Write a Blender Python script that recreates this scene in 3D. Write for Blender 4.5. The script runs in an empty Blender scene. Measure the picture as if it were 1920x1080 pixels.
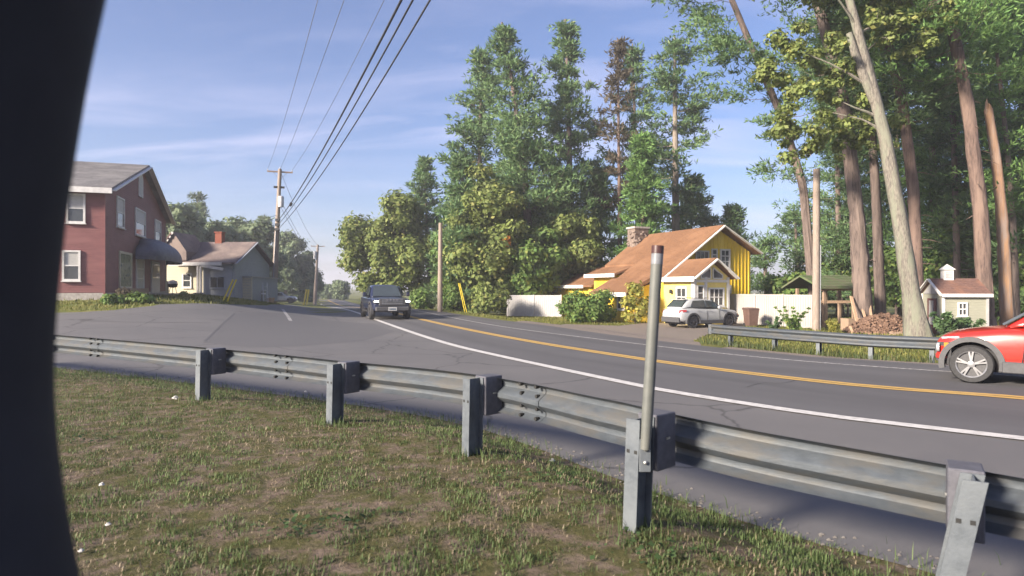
import bpy, bmesh, math, random
import numpy as np
from mathutils import Vector, Matrix
from mathutils.geometry import delaunay_2d_cdt

R = math.radians
scene = bpy.context.scene
C = scene.collection

# ------------------------------------------------------------------ camera
CZ, F = 1.75, 1200.0            # eye height (m), focal length in pixels of a 1920 px wide picture
cam_data = bpy.data.cameras.new('camera')
cam_data.sensor_width = 36.0
cam_data.lens = 36.0 * F / 1920.0
cam_data.clip_start, cam_data.clip_end = 0.05, 6000
cam_data.dof.use_dof = True
cam_data.dof.focus_distance = 13.0
cam_data.dof.aperture_fstop = 2.6
cam = bpy.data.objects.new('camera', cam_data)
cam.location = (0, 0, CZ)
cam.rotation_euler = (R(90), 0, 0)
C.objects.link(cam)
scene.camera = cam

# ------------------------------------------------------------------ light
SUN_EL = R(22)
SUN_AZ = math.atan2(-0.574, -0.819)       # the sun stands to the left and a little behind the camera
sdir = Vector((math.cos(SUN_AZ) * math.cos(SUN_EL), math.sin(SUN_AZ) * math.cos(SUN_EL), math.sin(SUN_EL)))
world = bpy.data.worlds.new('World'); scene.world = world; world.use_nodes = True
wt = world.node_tree; wt.nodes.clear()
def wn(t, **kw):
    n = wt.nodes.new(t)
    for k, v in kw.items(): setattr(n, k, v)
    return n
sky = wn('ShaderNodeTexSky'); sky.sky_type = 'NISHITA'; sky.sun_disc = False
sky.sun_elevation = SUN_EL; sky.sun_rotation = math.atan2(sdir.x, sdir.y)
sky.air_density = 1.0; sky.dust_density = 1.2; sky.ozone_density = 3.0
tc = wn('ShaderNodeTexCoord')
sep = wn('ShaderNodeSeparateXYZ'); wt.links.new(tc.outputs['Generated'], sep.inputs[0])
def wmath(op, a, b=None):
    n = wn('ShaderNodeMath'); n.operation = op
    for i, v in enumerate((a, b)):
        if v is None: continue
        if isinstance(v, (int, float)): n.inputs[i].default_value = v
        else: wt.links.new(v, n.inputs[i])
    return n.outputs[0]
zz = wmath('ADD', wmath('MAXIMUM', sep.outputs[2], 0.0), 0.16)
cx = wmath('DIVIDE', sep.outputs[0], zz); cy = wmath('DIVIDE', sep.outputs[1], zz)
comb = wn('ShaderNodeCombineXYZ'); wt.links.new(cx, comb.inputs[0]); wt.links.new(cy, comb.inputs[1])
mp = wn('ShaderNodeMapping'); wt.links.new(comb.outputs[0], mp.inputs[0])
mp.inputs['Rotation'].default_value = (0, 0, R(28)); mp.inputs['Scale'].default_value = (0.42, 1.15, 1)
mp.inputs['Location'].default_value = (0.6, 1.9, 0)
n1 = wn('ShaderNodeTexNoise'); n1.inputs['Scale'].default_value = 2.1; n1.inputs['Detail'].default_value = 9
n1.inputs['Roughness'].default_value = 0.58; n1.inputs['Distortion'].default_value = 0.7
wt.links.new(mp.outputs[0], n1.inputs['Vector'])
r1 = wn('ShaderNodeValToRGB'); r1.color_ramp.elements[0].position = 0.43; r1.color_ramp.elements[1].position = 0.72
wt.links.new(n1.outputs['Fac'], r1.inputs[0])
n2 = wn('ShaderNodeTexNoise'); n2.inputs['Scale'].default_value = 0.9; n2.inputs['Detail'].default_value = 4
wt.links.new(mp.outputs[0], n2.inputs['Vector'])
r2 = wn('ShaderNodeValToRGB'); r2.color_ramp.elements[0].position = 0.33; r2.color_ramp.elements[1].position = 0.62
wt.links.new(n2.outputs['Fac'], r2.inputs[0])
cf = wmath('MULTIPLY', wmath('MULTIPLY', r1.outputs[0], r2.outputs[0]), 0.58)
cloudmix = wn('ShaderNodeMixRGB'); wt.links.new(cf, cloudmix.inputs[0])
tint = wn('ShaderNodeMixRGB'); tint.blend_type = 'MULTIPLY'; tint.inputs[0].default_value = 1.0; tint.inputs[2].default_value = (.86, .86, 1.03, 1)   # rosy morning air
wt.links.new(sky.outputs[0], tint.inputs[1]); wt.links.new(tint.outputs[0], cloudmix.inputs[1])
cloudmix.inputs[2].default_value = (6.0, 5.7, 7.2, 1)
hazemix = wn('ShaderNodeMixRGB')                       # high thin veil over the whole sky
hazemix.inputs[0].default_value = 0.05; hazemix.inputs[2].default_value = (4.4, 4.1, 6.6, 1)
wt.links.new(cloudmix.outputs[0], hazemix.inputs[1])
bg = wn('ShaderNodeBackground'); bg.inputs['Strength'].default_value = 0.06
wt.links.new(hazemix.outputs[0], bg.inputs['Color'])
wo = wn('ShaderNodeOutputWorld'); wt.links.new(bg.outputs[0], wo.inputs['Surface'])

sun_data = bpy.data.lights.new('sun', 'SUN'); sun_data.energy = 4.4; sun_data.angle = R(9)
sun_data.color = (1.0, 0.88, 0.72)
sun = bpy.data.objects.new('sun', sun_data); C.objects.link(sun)
sun.location = (-40, -30, 30)
sun.rotation_euler = sdir.to_track_quat('Z', 'Y').to_euler()

scene.view_settings.view_transform = 'Standard'
scene.view_settings.look = 'None'
scene.view_settings.exposure = 1.65
scene.view_settings.gamma = 1.0
scene.view_settings.use_curve_mapping = False
scene.render.engine = 'CYCLES'
scene.cycles.max_bounces = 6
scene.cycles.diffuse_bounces = 3
scene.cycles.glossy_bounces = 3
scene.cycles.transmission_bounces = 4
scene.cycles.transparent_max_bounces = 6
scene.cycles.caustics_reflective = False
scene.cycles.caustics_refractive = False

# ------------------------------------------------------------------ terrain
def sm(t):
    t = np.clip(t, 0, 1); return t * t * (3 - 2 * t)
# X of the white edge line on the near side, by Y
WL = np.array([(60.0,-60),(30.0,-22),(16.0,-6),(11.0,2.6),(7.8,5.8),(5.89,7.37),(4.39,8.54),(3.70,9.33),(2.66,10.66),(2.2,11.45),(-.13,15.9),(-2.12,20),(-5.7,30),(-9.0,39.5),(-16.0,60),(-29,99),(-46,150),(-75,240),(-115,360)])
YL = np.array([(62.5,-56),(33,-18),(19,-3),(14,3.6),(11.0,7.2),(8.12,10.14),(6.55,10.98),(5.49,12.07),(4.17,13.9),(3.1,15.7),(0.5,20.8),(-2.55,28.4),(-6.1,38.5),(-13.2,60),(-26.2,99),(-43.2,150),(-72.2,240),(-112,360)])
FL = np.array([(65,-52),(36,-14),(23,0),(17.5,5.6),(14,9.2),(10.9,11.9),(8.7,13.45),(6.9,15),(5.2,17.36),(4.04,19.6),(2.69,22.1),(0.9,25.6),(-1.0,30),(-3.9,38.5),(-10.6,60),(-23.6,99),(-40.6,150),(-69.6,240),(-109,360)])
FE = np.array([(66.5,-50),(37.2,-12),(24.3,2),(18.8,7.4),(15.2,10.9),(11.9,13.1),(9.55,14.4),(7.56,15.9),(5.73,19.1),(4.7,21.3),(3.3,24.6),(1.94,29.0),(0.2,32.6),(-2.4,38.9),(-9.3,60),(-22.4,99),(-39.4,150),(-68.4,240),(-108,360)])
VE = np.array([(40,-34),(14,-8.5),(8.6,-3.2),(5.2,1.2),(3.4,3.0),(2.6,3.9),(1.93,4.5),(.97,5.8),(.2,7.1),(-.67,8.3),(-2.6,9.66),(-5.5,11.3),(-9.3,13.2),(-16,16.0),(-34,22),(-60,28)])
def x_at(P, Y): return np.interp(Y, P[:, 1], P[:, 0])
def zr(Y): return -1.15 * sm((Y - 42) / 70.0)
AY = np.array([(-60,0),(8,0),(14,.12),(22,.5),(31,1.2),(45,1.3),(56,1.05),(75,1.0),(100,1.0),(140,.8),(400,.8)])
def terr(X, Y):
    X = np.asarray(X, float); Y = np.asarray(Y, float)
    z = zr(Y)
    s = x_at(WL, Y) - X
    z = z + np.interp(Y, AY[:, 0], AY[:, 1]) * sm((s - .5) / 12.0)
    d = (np.interp(X, VE[::-1, 0], VE[::-1, 1]) - Y) * .75
    z = z + .25 * sm(d / 1.5)
    t = X - x_at(FE, Y)
    z = z - .47 * sm((t - .6) / 4.5) * sm((Y - 11) / 7)
    return z
def T(x, y): return float(terr(x, y))
def gp(px, py, zoff=0.0):
    """where the line of sight through a picture point meets the ground"""
    dx, dz = (px - 960) / F, (540 - py) / F
    ys = np.concatenate([np.arange(1.5, 60, .05), np.arange(60, 400, .5)])
    f = CZ + dz * ys - terr(dx * ys, ys) - zoff
    k = np.argmax(f < 0)
    if f[k] >= 0: k = len(ys) - 1
    y = ys[k]
    return float(dx * y), float(y)
def at(px, py, Y): return Vector(((px - 960) / F * Y, Y, CZ + (540 - py) / F * Y))
def atx(px, Y): return (px - 960) / F * Y

# ------------------------------------------------------------------ materials
def newmat(name):
    m = bpy.data.materials.new(name); m.use_nodes = True
    nt = m.node_tree; nt.nodes.clear()
    out = nt.nodes.new('ShaderNodeOutputMaterial')
    return m, nt, out
def node(nt, t, **kw):
    n = nt.nodes.new(t)
    for k, v in kw.items():
        if k in n.inputs: n.inputs[k].default_value = v
        else: setattr(n, k, v)
    return n
def rgba(c): return (c[0], c[1], c[2], 1)
def mat(name, c1, c2=None, scale=6.0, detail=5, rough=.75, metal=0.0, bump=0.0, bscale=None, spec=.4, stretch=(1,1,1), lo=.35, hi=.65, c3=None, scale3=.6, coat=0.0, local=True, emit=None):
    """noise-mottled surface: c1 to c2 at one scale, c3 in broad patches"""
    m, nt, out = newmat(name)
    b = node(nt, 'ShaderNodeBsdfPrincipled'); b.inputs['Roughness'].default_value = rough
    b.inputs['Metallic'].default_value = metal; b.inputs['Specular IOR Level'].default_value = spec
    b.inputs['Coat Weight'].default_value = coat; b.inputs['Coat Roughness'].default_value = .05
    nt.links.new(b.outputs[0], out.inputs[0])
    tcn = node(nt, 'ShaderNodeTexCoord'); mpn = node(nt, 'ShaderNodeMapping'); mpn.inputs['Scale'].default_value = stretch
    if local: nt.links.new(tcn.outputs['Object'], mpn.inputs[0])
    else:
        g = node(nt, 'ShaderNodeNewGeometry'); nt.links.new(g.outputs['Position'], mpn.inputs[0])
    if c2 is None: c2 = tuple(v * .8 for v in c1)
    nz = node(nt, 'ShaderNodeTexNoise', Scale=scale, Detail=detail, Roughness=.6)
    nt.links.new(mpn.outputs[0], nz.inputs['Vector'])
    rp = node(nt, 'ShaderNodeValToRGB'); rp.color_ramp.elements[0].position = lo; rp.color_ramp.elements[1].position = hi
    rp.color_ramp.elements[0].color = rgba(c1); rp.color_ramp.elements[1].color = rgba(c2)
    nt.links.new(nz.outputs['Fac'], rp.inputs[0])
    col = rp.outputs[0]
    if c3 is not None:
        n3 = node(nt, 'ShaderNodeTexNoise', Scale=scale3, Detail=4, Roughness=.6)
        nt.links.new(mpn.outputs[0], n3.inputs['Vector'])
        r3 = node(nt, 'ShaderNodeValToRGB'); r3.color_ramp.elements[0].position = .45; r3.color_ramp.elements[1].position = .62
        nt.links.new(n3.outputs['Fac'], r3.inputs[0])
        mx = node(nt, 'ShaderNodeMixRGB'); nt.links.new(r3.outputs[0], mx.inputs[0]); nt.links.new(col, mx.inputs[1]); mx.inputs[2].default_value = rgba(c3)
        col = mx.outputs[0]
    nt.links.new(col, b.inputs['Base Color'])
    if bump > 0:
        nb = node(nt, 'ShaderNodeTexNoise', Scale=bscale or scale * 3, Detail=6, Roughness=.65)
        nt.links.new(mpn.outputs[0], nb.inputs['Vector'])
        bp = node(nt, 'ShaderNodeBump', Strength=min(1, bump), Distance=.02)
        nt.links.new(nb.outputs['Fac'], bp.inputs['Height']); nt.links.new(bp.outputs[0], b.inputs['Normal'])
    if emit:
        b.inputs['Emission Color'].default_value = rgba(emit[0]); b.inputs['Emission Strength'].default_value = emit[1]
    return m
def leafmat(name, c1, c2, c3=None, trans=.35, rough=.6):
    """leaves: each blade has its own tint, light passes through a little"""
    m, nt, out = newmat(name)
    g = node(nt, 'ShaderNodeNewGeometry')
    rp = node(nt, 'ShaderNodeValToRGB'); e = rp.color_ramp.elements
    e[0].position = 0; e[1].position = 1; e[0].color = rgba(c1); e[1].color = rgba(c2)
    if c3:
        k = rp.color_ramp.elements.new(.93); k.color = rgba(c2); e[len(e) - 1].color = rgba(c3)
    nt.links.new(g.outputs['Random Per Island'], rp.inputs[0])
    nz = node(nt, 'ShaderNodeTexNoise', Scale=.55, Detail=3); nt.links.new(g.outputs['Position'], nz.inputs['Vector'])
    mr = node(nt, 'ShaderNodeMapRange'); mr.inputs[1].default_value = .3; mr.inputs[2].default_value = .7; mr.inputs[3].default_value = .72; mr.inputs[4].default_value = 1.3
    nt.links.new(nz.outputs['Fac'], mr.inputs[0])
    hs = node(nt, 'ShaderNodeHueSaturation'); nt.links.new(mr.outputs[0], hs.inputs['Value']); nt.links.new(rp.outputs[0], hs.inputs['Color'])
    d = node(nt, 'ShaderNodeBsdfPrincipled'); d.inputs['Roughness'].default_value = rough; d.inputs['Specular IOR Level'].default_value = .25
    t = node(nt, 'ShaderNodeBsdfTranslucent'); mx = node(nt, 'ShaderNodeMixShader'); mx.inputs[0].default_value = trans
    nt.links.new(hs.outputs[0], d.inputs['Base Color']); nt.links.new(hs.outputs[0], t.inputs['Color'])
    nt.links.new(d.outputs[0], mx.inputs[1]); nt.links.new(t.outputs[0], mx.inputs[2]); nt.links.new(mx.outputs[0], out.inputs[0])
    return m
M = {}
def ground_mat():
    m, nt, out = newmat('ground_turf')
    g = node(nt, 'ShaderNodeNewGeometry')
    b = node(nt, 'ShaderNodeBsdfPrincipled'); b.inputs['Roughness'].default_value = .95; b.inputs['Specular IOR Level'].default_value = .1
    def noise(s, d=5, r=.6):
        n = node(nt, 'ShaderNodeTexNoise', Scale=s, Detail=d, Roughness=r); nt.links.new(g.outputs['Position'], n.inputs['Vector']); return n.outputs['Fac']
    def ramp(f, p0, c0, p1, c1):
        r = node(nt, 'ShaderNodeValToRGB'); e = r.color_ramp.elements
        e[0].position = p0; e[1].position = p1; e[0].color = rgba(c0); e[1].color = rgba(c1); nt.links.new(f, r.inputs[0]); return r.outputs[0]
    green = ramp(noise(9, 6), .3, (.055, .06, .023), .7, (.115, .105, .046))
    soil = ramp(noise(14, 7, .7), .3, (.10, .07, .053), .72, (.25, .195, .155))
    msk = ramp(noise(4.2, 7, .68), .45, (0, 0, 0), .62, (1, 1, 1))
    mx = node(nt, 'ShaderNodeMixRGB'); nt.links.new(msk, mx.inputs[0]); nt.links.new(green, mx.inputs[1]); nt.links.new(soil, mx.inputs[2])
    # the mown verge near the camera is worn to thatch and soil; lawns farther off are greener
    sp = node(nt, 'ShaderNodeSeparateXYZ'); nt.links.new(g.outputs['Position'], sp.inputs[0])
    far = node(nt, 'ShaderNodeMapRange'); far.inputs[1].default_value = 13; far.inputs[2].default_value = 20; nt.links.new(sp.outputs[1], far.inputs[0])
    lawn = ramp(noise(1.1, 6), .35, (.09, .115, .026), .68, (.20, .185, .06))
    m2 = node(nt, 'ShaderNodeMixRGB'); nt.links.new(far.outputs[0], m2.inputs[0]); nt.links.new(mx.outputs[0], m2.inputs[1]); nt.links.new(lawn, m2.inputs[2])
    nt.links.new(m2.outputs[0], b.inputs['Base Color'])
    bp = node(nt, 'ShaderNodeBump', Strength=.9, Distance=.03); nt.links.new(noise(30, 8, .7), bp.inputs['Height']); nt.links.new(bp.outputs[0], b.inputs['Normal'])
    nt.links.new(b.outputs[0], out.inputs[0]); return m
M['ground'] = ground_mat()
def asphalt(name, c0, c1, patch, cracks=True, wear=False):
    m, nt, out = newmat(name)
    g = node(nt, 'ShaderNodeNewGeometry')
    b = node(nt, 'ShaderNodeBsdfPrincipled'); b.inputs['Roughness'].default_value = .82; b.inputs['Specular IOR Level'].default_value = .35
    n1 = node(nt, 'ShaderNodeTexNoise', Scale=140, Detail=3, Roughness=.8); nt.links.new(g.outputs['Position'], n1.inputs['Vector'])
    n2 = node(nt, 'ShaderNodeTexNoise', Scale=.35, Detail=7, Roughness=.65); nt.links.new(g.outputs['Position'], n2.inputs['Vector'])
    r = node(nt, 'ShaderNodeValToRGB'); e = r.color_ramp.elements; e[0].position = .3; e[1].position = .7; e[0].color = rgba(c0); e[1].color = rgba(c1)
    nt.links.new(n1.outputs['Fac'], r.inputs[0])
    r2 = node(nt, 'ShaderNodeValToRGB'); e = r2.color_ramp.elements; e[0].position = .4; e[1].position = .66; e[0].color = (0, 0, 0, 1); e[1].color = (1, 1, 1, 1)
    nt.links.new(n2.outputs['Fac'], r2.inputs[0])
    mx = node(nt, 'ShaderNodeMixRGB'); nt.links.new(r2.outputs[0], mx.inputs[0]); nt.links.new(r.outputs[0], mx.inputs[1]); mx.inputs[2].default_value = rgba(patch)
    col = mx.outputs[0]
    if cracks:
        v = node(nt, 'ShaderNodeTexVoronoi', Scale=.42); v.feature = 'DISTANCE_TO_EDGE'
        wob = node(nt, 'ShaderNodeTexNoise', Scale=1.4, Detail=6); nt.links.new(g.outputs['Position'], wob.inputs['Vector'])
        ad = node(nt, 'ShaderNodeMixRGB'); ad.inputs[0].default_value = .35; nt.links.new(g.outputs['Position'], ad.inputs[1]); nt.links.new(wob.outputs['Color'], ad.inputs[2])
        nt.links.new(ad.outputs[0], v.inputs['Vector'])
        cr = node(nt, 'ShaderNodeMapRange'); cr.inputs[1].default_value = 0; cr.inputs[2].default_value = .010; cr.inputs[3].default_value = .5; cr.inputs[4].default_value = 1.0
        nt.links.new(v.outputs['Distance'], cr.inputs[0])
        mu = node(nt, 'ShaderNodeMixRGB'); mu.blend_type = 'MULTIPLY'; mu.inputs[0].default_value = 1; nt.links.new(col, mu.inputs[1]); nt.links.new(cr.outputs[0], mu.inputs[2]); col = mu.outputs[0]
    if wear:                                # polished wheel paths and long streaks that follow the lanes
        at_ = node(nt, 'ShaderNodeAttribute'); at_.attribute_name = 'lat'
        sp = node(nt, 'ShaderNodeSeparateXYZ'); nt.links.new(g.outputs['Position'], sp.inputs[0])
        def mth(op, a, b=None):
            n = node(nt, 'ShaderNodeMath'); n.operation = op
            for i, v in enumerate((a, b)):
                if v is None: continue
                if isinstance(v, (int, float)): n.inputs[i].default_value = v
                else: nt.links.new(v, n.inputs[i])
            return n.outputs[0]
        w = mth('SINE', mth('MULTIPLY', at_.outputs['Fac'], 25.1))
        cb = node(nt, 'ShaderNodeCombineXYZ'); nt.links.new(mth('MULTIPLY', at_.outputs['Fac'], 14), cb.inputs[0]); nt.links.new(mth('MULTIPLY', sp.outputs[1], .12), cb.inputs[1])
        st = node(nt, 'ShaderNodeTexNoise', Scale=1.0, Detail=7, Roughness=.65); nt.links.new(cb.outputs[0], st.inputs['Vector'])
        val = mth('ADD', mth('ADD', mth('MULTIPLY', w, .07), mth('MULTIPLY', st.outputs['Fac'], .62)), .69)
        mu2 = node(nt, 'ShaderNodeMixRGB'); mu2.blend_type = 'MULTIPLY'; mu2.inputs[0].default_value = 1; nt.links.new(col, mu2.inputs[1]); nt.links.new(val, mu2.inputs[2]); col = mu2.outputs[0]
    nt.links.new(col, b.inputs['Base Color'])
    bp = node(nt, 'ShaderNodeBump', Strength=.35, Distance=.01); nt.links.new(n1.outputs['Fac'], bp.inputs['Height']); nt.links.new(bp.outputs[0], b.inputs['Normal'])
    nt.links.new(b.outputs[0], out.inputs[0]); return m
M['lot'] = asphalt('lot_asphalt', (0.091, 0.088, 0.090), (0.144, 0.140, 0.143), (0.139, 0.133, 0.134))
M['road'] = asphalt('road_asphalt', (0.069, 0.067, 0.071), (0.117, 0.114, 0.120), (0.098, 0.096, 0.101), cracks=False, wear=True)
M['newpatch'] = asphalt('dark_asphalt', (0.080, 0.078, 0.081), (0.130, 0.126, 0.131), (0.110, 0.107, 0.110), cracks=False)
M['drive'] = mat('driveway_gravel', (0.261, 0.217, 0.191), (0.157, 0.135, 0.122), 22, 8, .95, bump=.6, c3=(0.200, 0.174, 0.148), scale3=.7, local=False, spec=.1)
M['white_paint'] = mat('white_line_paint', (0.555, 0.540, 0.525), (0.315, 0.300, 0.292), 9, 8, .7, lo=.45, hi=.8, local=False, spec=.3)
M['yellow_paint'] = mat('yellow_line_paint', (0.50, 0.32, 0.10), (0.34, 0.23, 0.10), 9, 8, .7, lo=.45, hi=.8, local=False, spec=.3)
M['faded_paint'] = mat('faded_line_paint', (.48, .46, .45), (.2, .19, .19), 14, 8, .8, lo=.35, hi=.6, local=False)
M['galv'] = mat('galvanised_steel', (0.123, 0.139, 0.158), (0.084, 0.097, 0.113), 13, 7, .6, metal=.3, bump=.15, c3=(0.139, 0.155, 0.171), scale3=2.2, spec=.5)
M['galv_rail'] = mat('weathered_rail_steel', (0.090, 0.104, 0.120), (0.064, 0.075, 0.089), 9, 7, .62, metal=.3, bump=.15, c3=(0.098, 0.098, 0.096), scale3=2.6, stretch=(1, 1, 3), spec=.5)
M['block'] = mat('grey_plastic_block', (.105, .105, .125), (.075, .075, .09), 20, 5, .6, bump=.15)
M['hole_tar'] = mat('tar', (.035, .034, .036), (.05, .048, .05), 12, 4, .7, local=False)
M['bolt'] = mat('zinc_bolt', (.5, .5, .5), (.3, .3, .3), 30, 3, .4, metal=.8)
M['hole'] = mat('dark_hole', (.02, .02, .02), (.03, .03, .03), 10, 2, .9)
M['delin'] = mat('grey_plastic_tube', (0.112, 0.117, 0.110), (0.089, 0.095, 0.089), 14, 6, .55, c3=(0.123, 0.126, 0.115), scale3=3)
M['brown_cap'] = mat('maroon_reflector_cap', (.07, .032, .03), (.045, .02, .02), 20, 4, .4)
M['dark_reflector'] = mat('dull_reflector', (.20, .205, .22), (.15, .155, .17), 20, 4, .35)
M['housing_dark'] = mat('dark_slate_plastic', (.030, .031, .038), (.024, .025, .031), 9, 4, .75, spec=.2)
# ------------------------------------------------------------------ mesh helpers
class MB:
    def __init__(s): s.v = []; s.f = []; s.mi = []
    def _add(s, vs, fs, k=0):
        o = len(s.v); s.v.extend([tuple(p) for p in vs]); s.f.extend([tuple(i + o for i in f) for f in fs]); s.mi.extend([k] * len(fs)); return s
    def box(s, c, size, rz=0.0, k=0):
        u = Vector((math.cos(rz), math.sin(rz), 0)); n = Vector((-math.sin(rz), math.cos(rz), 0))
        return s.obox(c, u, n, Vector((0, 0, 1)), *size, k=k)
    def obox(s, c, u, n, w, su, sn, sw, k=0):
        c, u, n, w = Vector(c), Vector(u), Vector(n), Vector(w)
        vs = [c + u * (a * su / 2) + n * (b * sn / 2) + w * (d * sw / 2) for a in (-1, 1) for b in (-1, 1) for d in (-1, 1)]
        return s._add(vs, [(0, 1, 3, 2), (4, 6, 7, 5), (0, 4, 5, 1), (2, 3, 7, 6), (0, 2, 6, 4), (1, 5, 7, 3)], k)
    def bar(s, a, b, w, h, up=(0, 0, 1), k=0):
        a, b = Vector(a), Vector(b); u = (b - a); L = u.length; u.normalize()
        n = Vector(up).cross(u)
        if n.length < 1e-4: n = Vector((1, 0, 0)).cross(u)
        n.normalize(); t = u.cross(n)
        return s.obox((a + b) / 2, u, n, t, L, w, h, k=k)
    def prism(s, poly, d, k=0):
        """closed polygon (list of 3D points) pushed along vector d"""
        d = Vector(d); n = len(poly); vs = [Vector(p) for p in poly] + [Vector(p) + d for p in poly]
        return s._add(vs, [tuple(range(n))[::-1], tuple(range(n, 2 * n))] + [(i, (i + 1) % n, n + (i + 1) % n, n + i) for i in range(n)], k)
    def tube(s, path, rad, seg=8, cap=True, k=0):
        path = [Vector(p) for p in path]; n = len(path)
        if isinstance(rad, (int, float)): rad = [rad] * n
        vs = []; ref = Vector((0.13, 0.21, 1)) if abs((path[-1] - path[0]).normalized().z) < .9 else Vector((1, .1, 0))
        for i, p in enumerate(path):
            d = (path[min(i + 1, n - 1)] - path[max(i - 1, 0)]).normalized()
            a = d.cross(ref).normalized(); b = d.cross(a)
            vs += [p + (a * math.cos(2 * math.pi * j / seg) + b * math.sin(2 * math.pi * j / seg)) * rad[i] for j in range(seg)]
        fs = [(i * seg + j, i * seg + (j + 1) % seg, (i + 1) * seg + (j + 1) % seg, (i + 1) * seg + j) for i in range(n - 1) for j in range(seg)]
        if cap: fs += [tuple(range(seg))[::-1], tuple(range((n - 1) * seg, n * seg))]
        return s._add(vs, fs, k)
    def sweep(s, prof, path, side, k=0, closed=True):
        """profile [(offset, z)] carried along path; side[i] = unit horizontal vector of the offset"""
        m = len(prof); vs = []
        for p, sd in zip(path, side):
            for o, z in prof: vs.append(Vector(p) + Vector(sd) * o + Vector((0, 0, z)))
        fs = []
        for i in range(len(path) - 1):
            for j in range(m if closed else m - 1):
                a, b = i * m + j, i * m + (j + 1) % m; fs.append((a, b, b + m, a + m))
        if closed: fs += [tuple(range(m))[::-1], tuple(range((len(path) - 1) * m, len(path) * m))]
        return s._add(vs, fs, k)
    def lathe(s, prof, c=(0, 0, 0), axis='z', seg=20, k=0, cap=True):
        c = Vector(c); vs = []
        for r, h in prof:
            for j in range(seg):
                a = 2 * math.pi * j / seg; x, y = r * math.cos(a), r * math.sin(a)
                vs.append(c + (Vector((x, y, h)) if axis == 'z' else Vector((x, h, y)) if axis == 'y' else Vector((h, x, y))))
        n = len(prof)
        fs = [(i * seg + j, i * seg + (j + 1) % seg, (i + 1) * seg + (j + 1) % seg, (i + 1) * seg + j) for i in range(n - 1) for j in range(seg)]
        if cap: fs += [tuple(range(seg))[::-1], tuple(range((n - 1) * seg, n * seg))]
        return s._add(vs, fs, k)
    def build(s, name, m, parent=None, smooth=False, off=None, bevel=0.0):
        me = bpy.data.meshes.new(name)
        v = s.v if off is None else [(p[0] - off[0], p[1] - off[1], p[2] - off[2]) for p in s.v]
        me.from_pydata(v, [], s.f)
        for mm in (m if isinstance(m, (list, tuple)) else [m]): me.materials.append(mm)
        if isinstance(m, (list, tuple)): me.polygons.foreach_set('material_index', s.mi)
        bm = bmesh.new(); bm.from_mesh(me); bmesh.ops.recalc_face_normals(bm, faces=bm.faces[:])
        if bevel > 0:
            bmesh.ops.bevel(bm, geom=[e for e in bm.edges if len(e.link_faces) == 2 and e.calc_face_angle(0) > .6], offset=bevel, segments=1, affect='EDGES')
        bm.to_mesh(me); bm.free()
        if smooth: sharp(me, smooth if smooth is not True else 40)
        return link(name, me, parent)
def sharp(me, ang=40):
    me.polygons.foreach_set('use_smooth', [True] * len(me.polygons))
    try: me.set_sharp_from_angle(angle=R(ang))
    except Exception: pass
def link(name, me, parent=None):
    o = bpy.data.objects.new(name, me); C.objects.link(o)
    if parent is not None: o.parent = parent
    return o
def tag(o, label, cat, group=None, kind=None):
    if label: o['label'] = label
    if cat: o['category'] = cat
    if group: o['group'] = group
    if kind: o['kind'] = kind
    return o
def thing(name, label, cat, loc=(0, 0, 0), rz=0.0, group=None):
    o = bpy.data.objects.new(name, None); C.objects.link(o); o.empty_display_size = .2
    o.location = loc; o.rotation_euler = (0, 0, rz)
    return tag(o, label, cat, group)
def struct(o, kind='structure'): o['kind'] = kind; return o
def copy_tree(o, parent=None):
    c = o.copy(); C.objects.link(c)
    if parent is not None: c.parent = parent
    for ch in list(o.children): copy_tree(ch, c)
    return c
def np_mesh(name, verts, faces, m, parent=None, smooth=False):
    """fast mesh from arrays; faces is (n,3) or (n,4)"""
    me = bpy.data.meshes.new(name); k = faces.shape[1]; n = len(faces)
    me.vertices.add(len(verts)); me.vertices.foreach_set('co', verts.astype(np.float32).ravel())
    me.loops.add(n * k); me.loops.foreach_set('vertex_index', faces.astype(np.int32).ravel())
    me.polygons.add(n); me.polygons.foreach_set('loop_start', np.arange(0, n * k, k, dtype=np.int32))
    try: me.polygons.foreach_set('loop_total', np.full(n, k, dtype=np.int32))
    except Exception: pass
    me.materials.append(m); me.update(calc_edges=True); me.validate()
    if smooth: sharp(me, 180)
    return link(name, me, parent)

# ------------------------------------------------------------------ ground, road, lot
def inside(poly, X, Y):
    P = np.asarray(poly); r = np.zeros(X.shape, bool); j = len(P) - 1
    for i in range(len(P)):
        xi, yi, xj, yj = P[i, 0], P[i, 1], P[j, 0], P[j, 1]
        if yi != yj:
            c = ((yi > Y) != (yj > Y)) & (X < (xj - xi) * (Y - yi) / (yj - yi) + xi); r ^= c
        j = i
    return r
def resample(P, step):
    P = np.asarray(P, float); out = [P[0]]
    for a, b in zip(P[:-1], P[1:]):
        n = max(1, int(np.linalg.norm(b - a) / step))
        for i in range(1, n + 1): out.append(a + (b - a) * i / n)
    return np.array(out)
def smoothline(P, it=2):
    P = np.asarray(P, float)
    for _ in range(it):
        q = [P[0]]
        for a, b in zip(P[:-1], P[1:]): q += [a * .75 + b * .25, a * .25 + b * .75]
        q.append(P[-1]); P = np.array(q)
    return P
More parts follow.
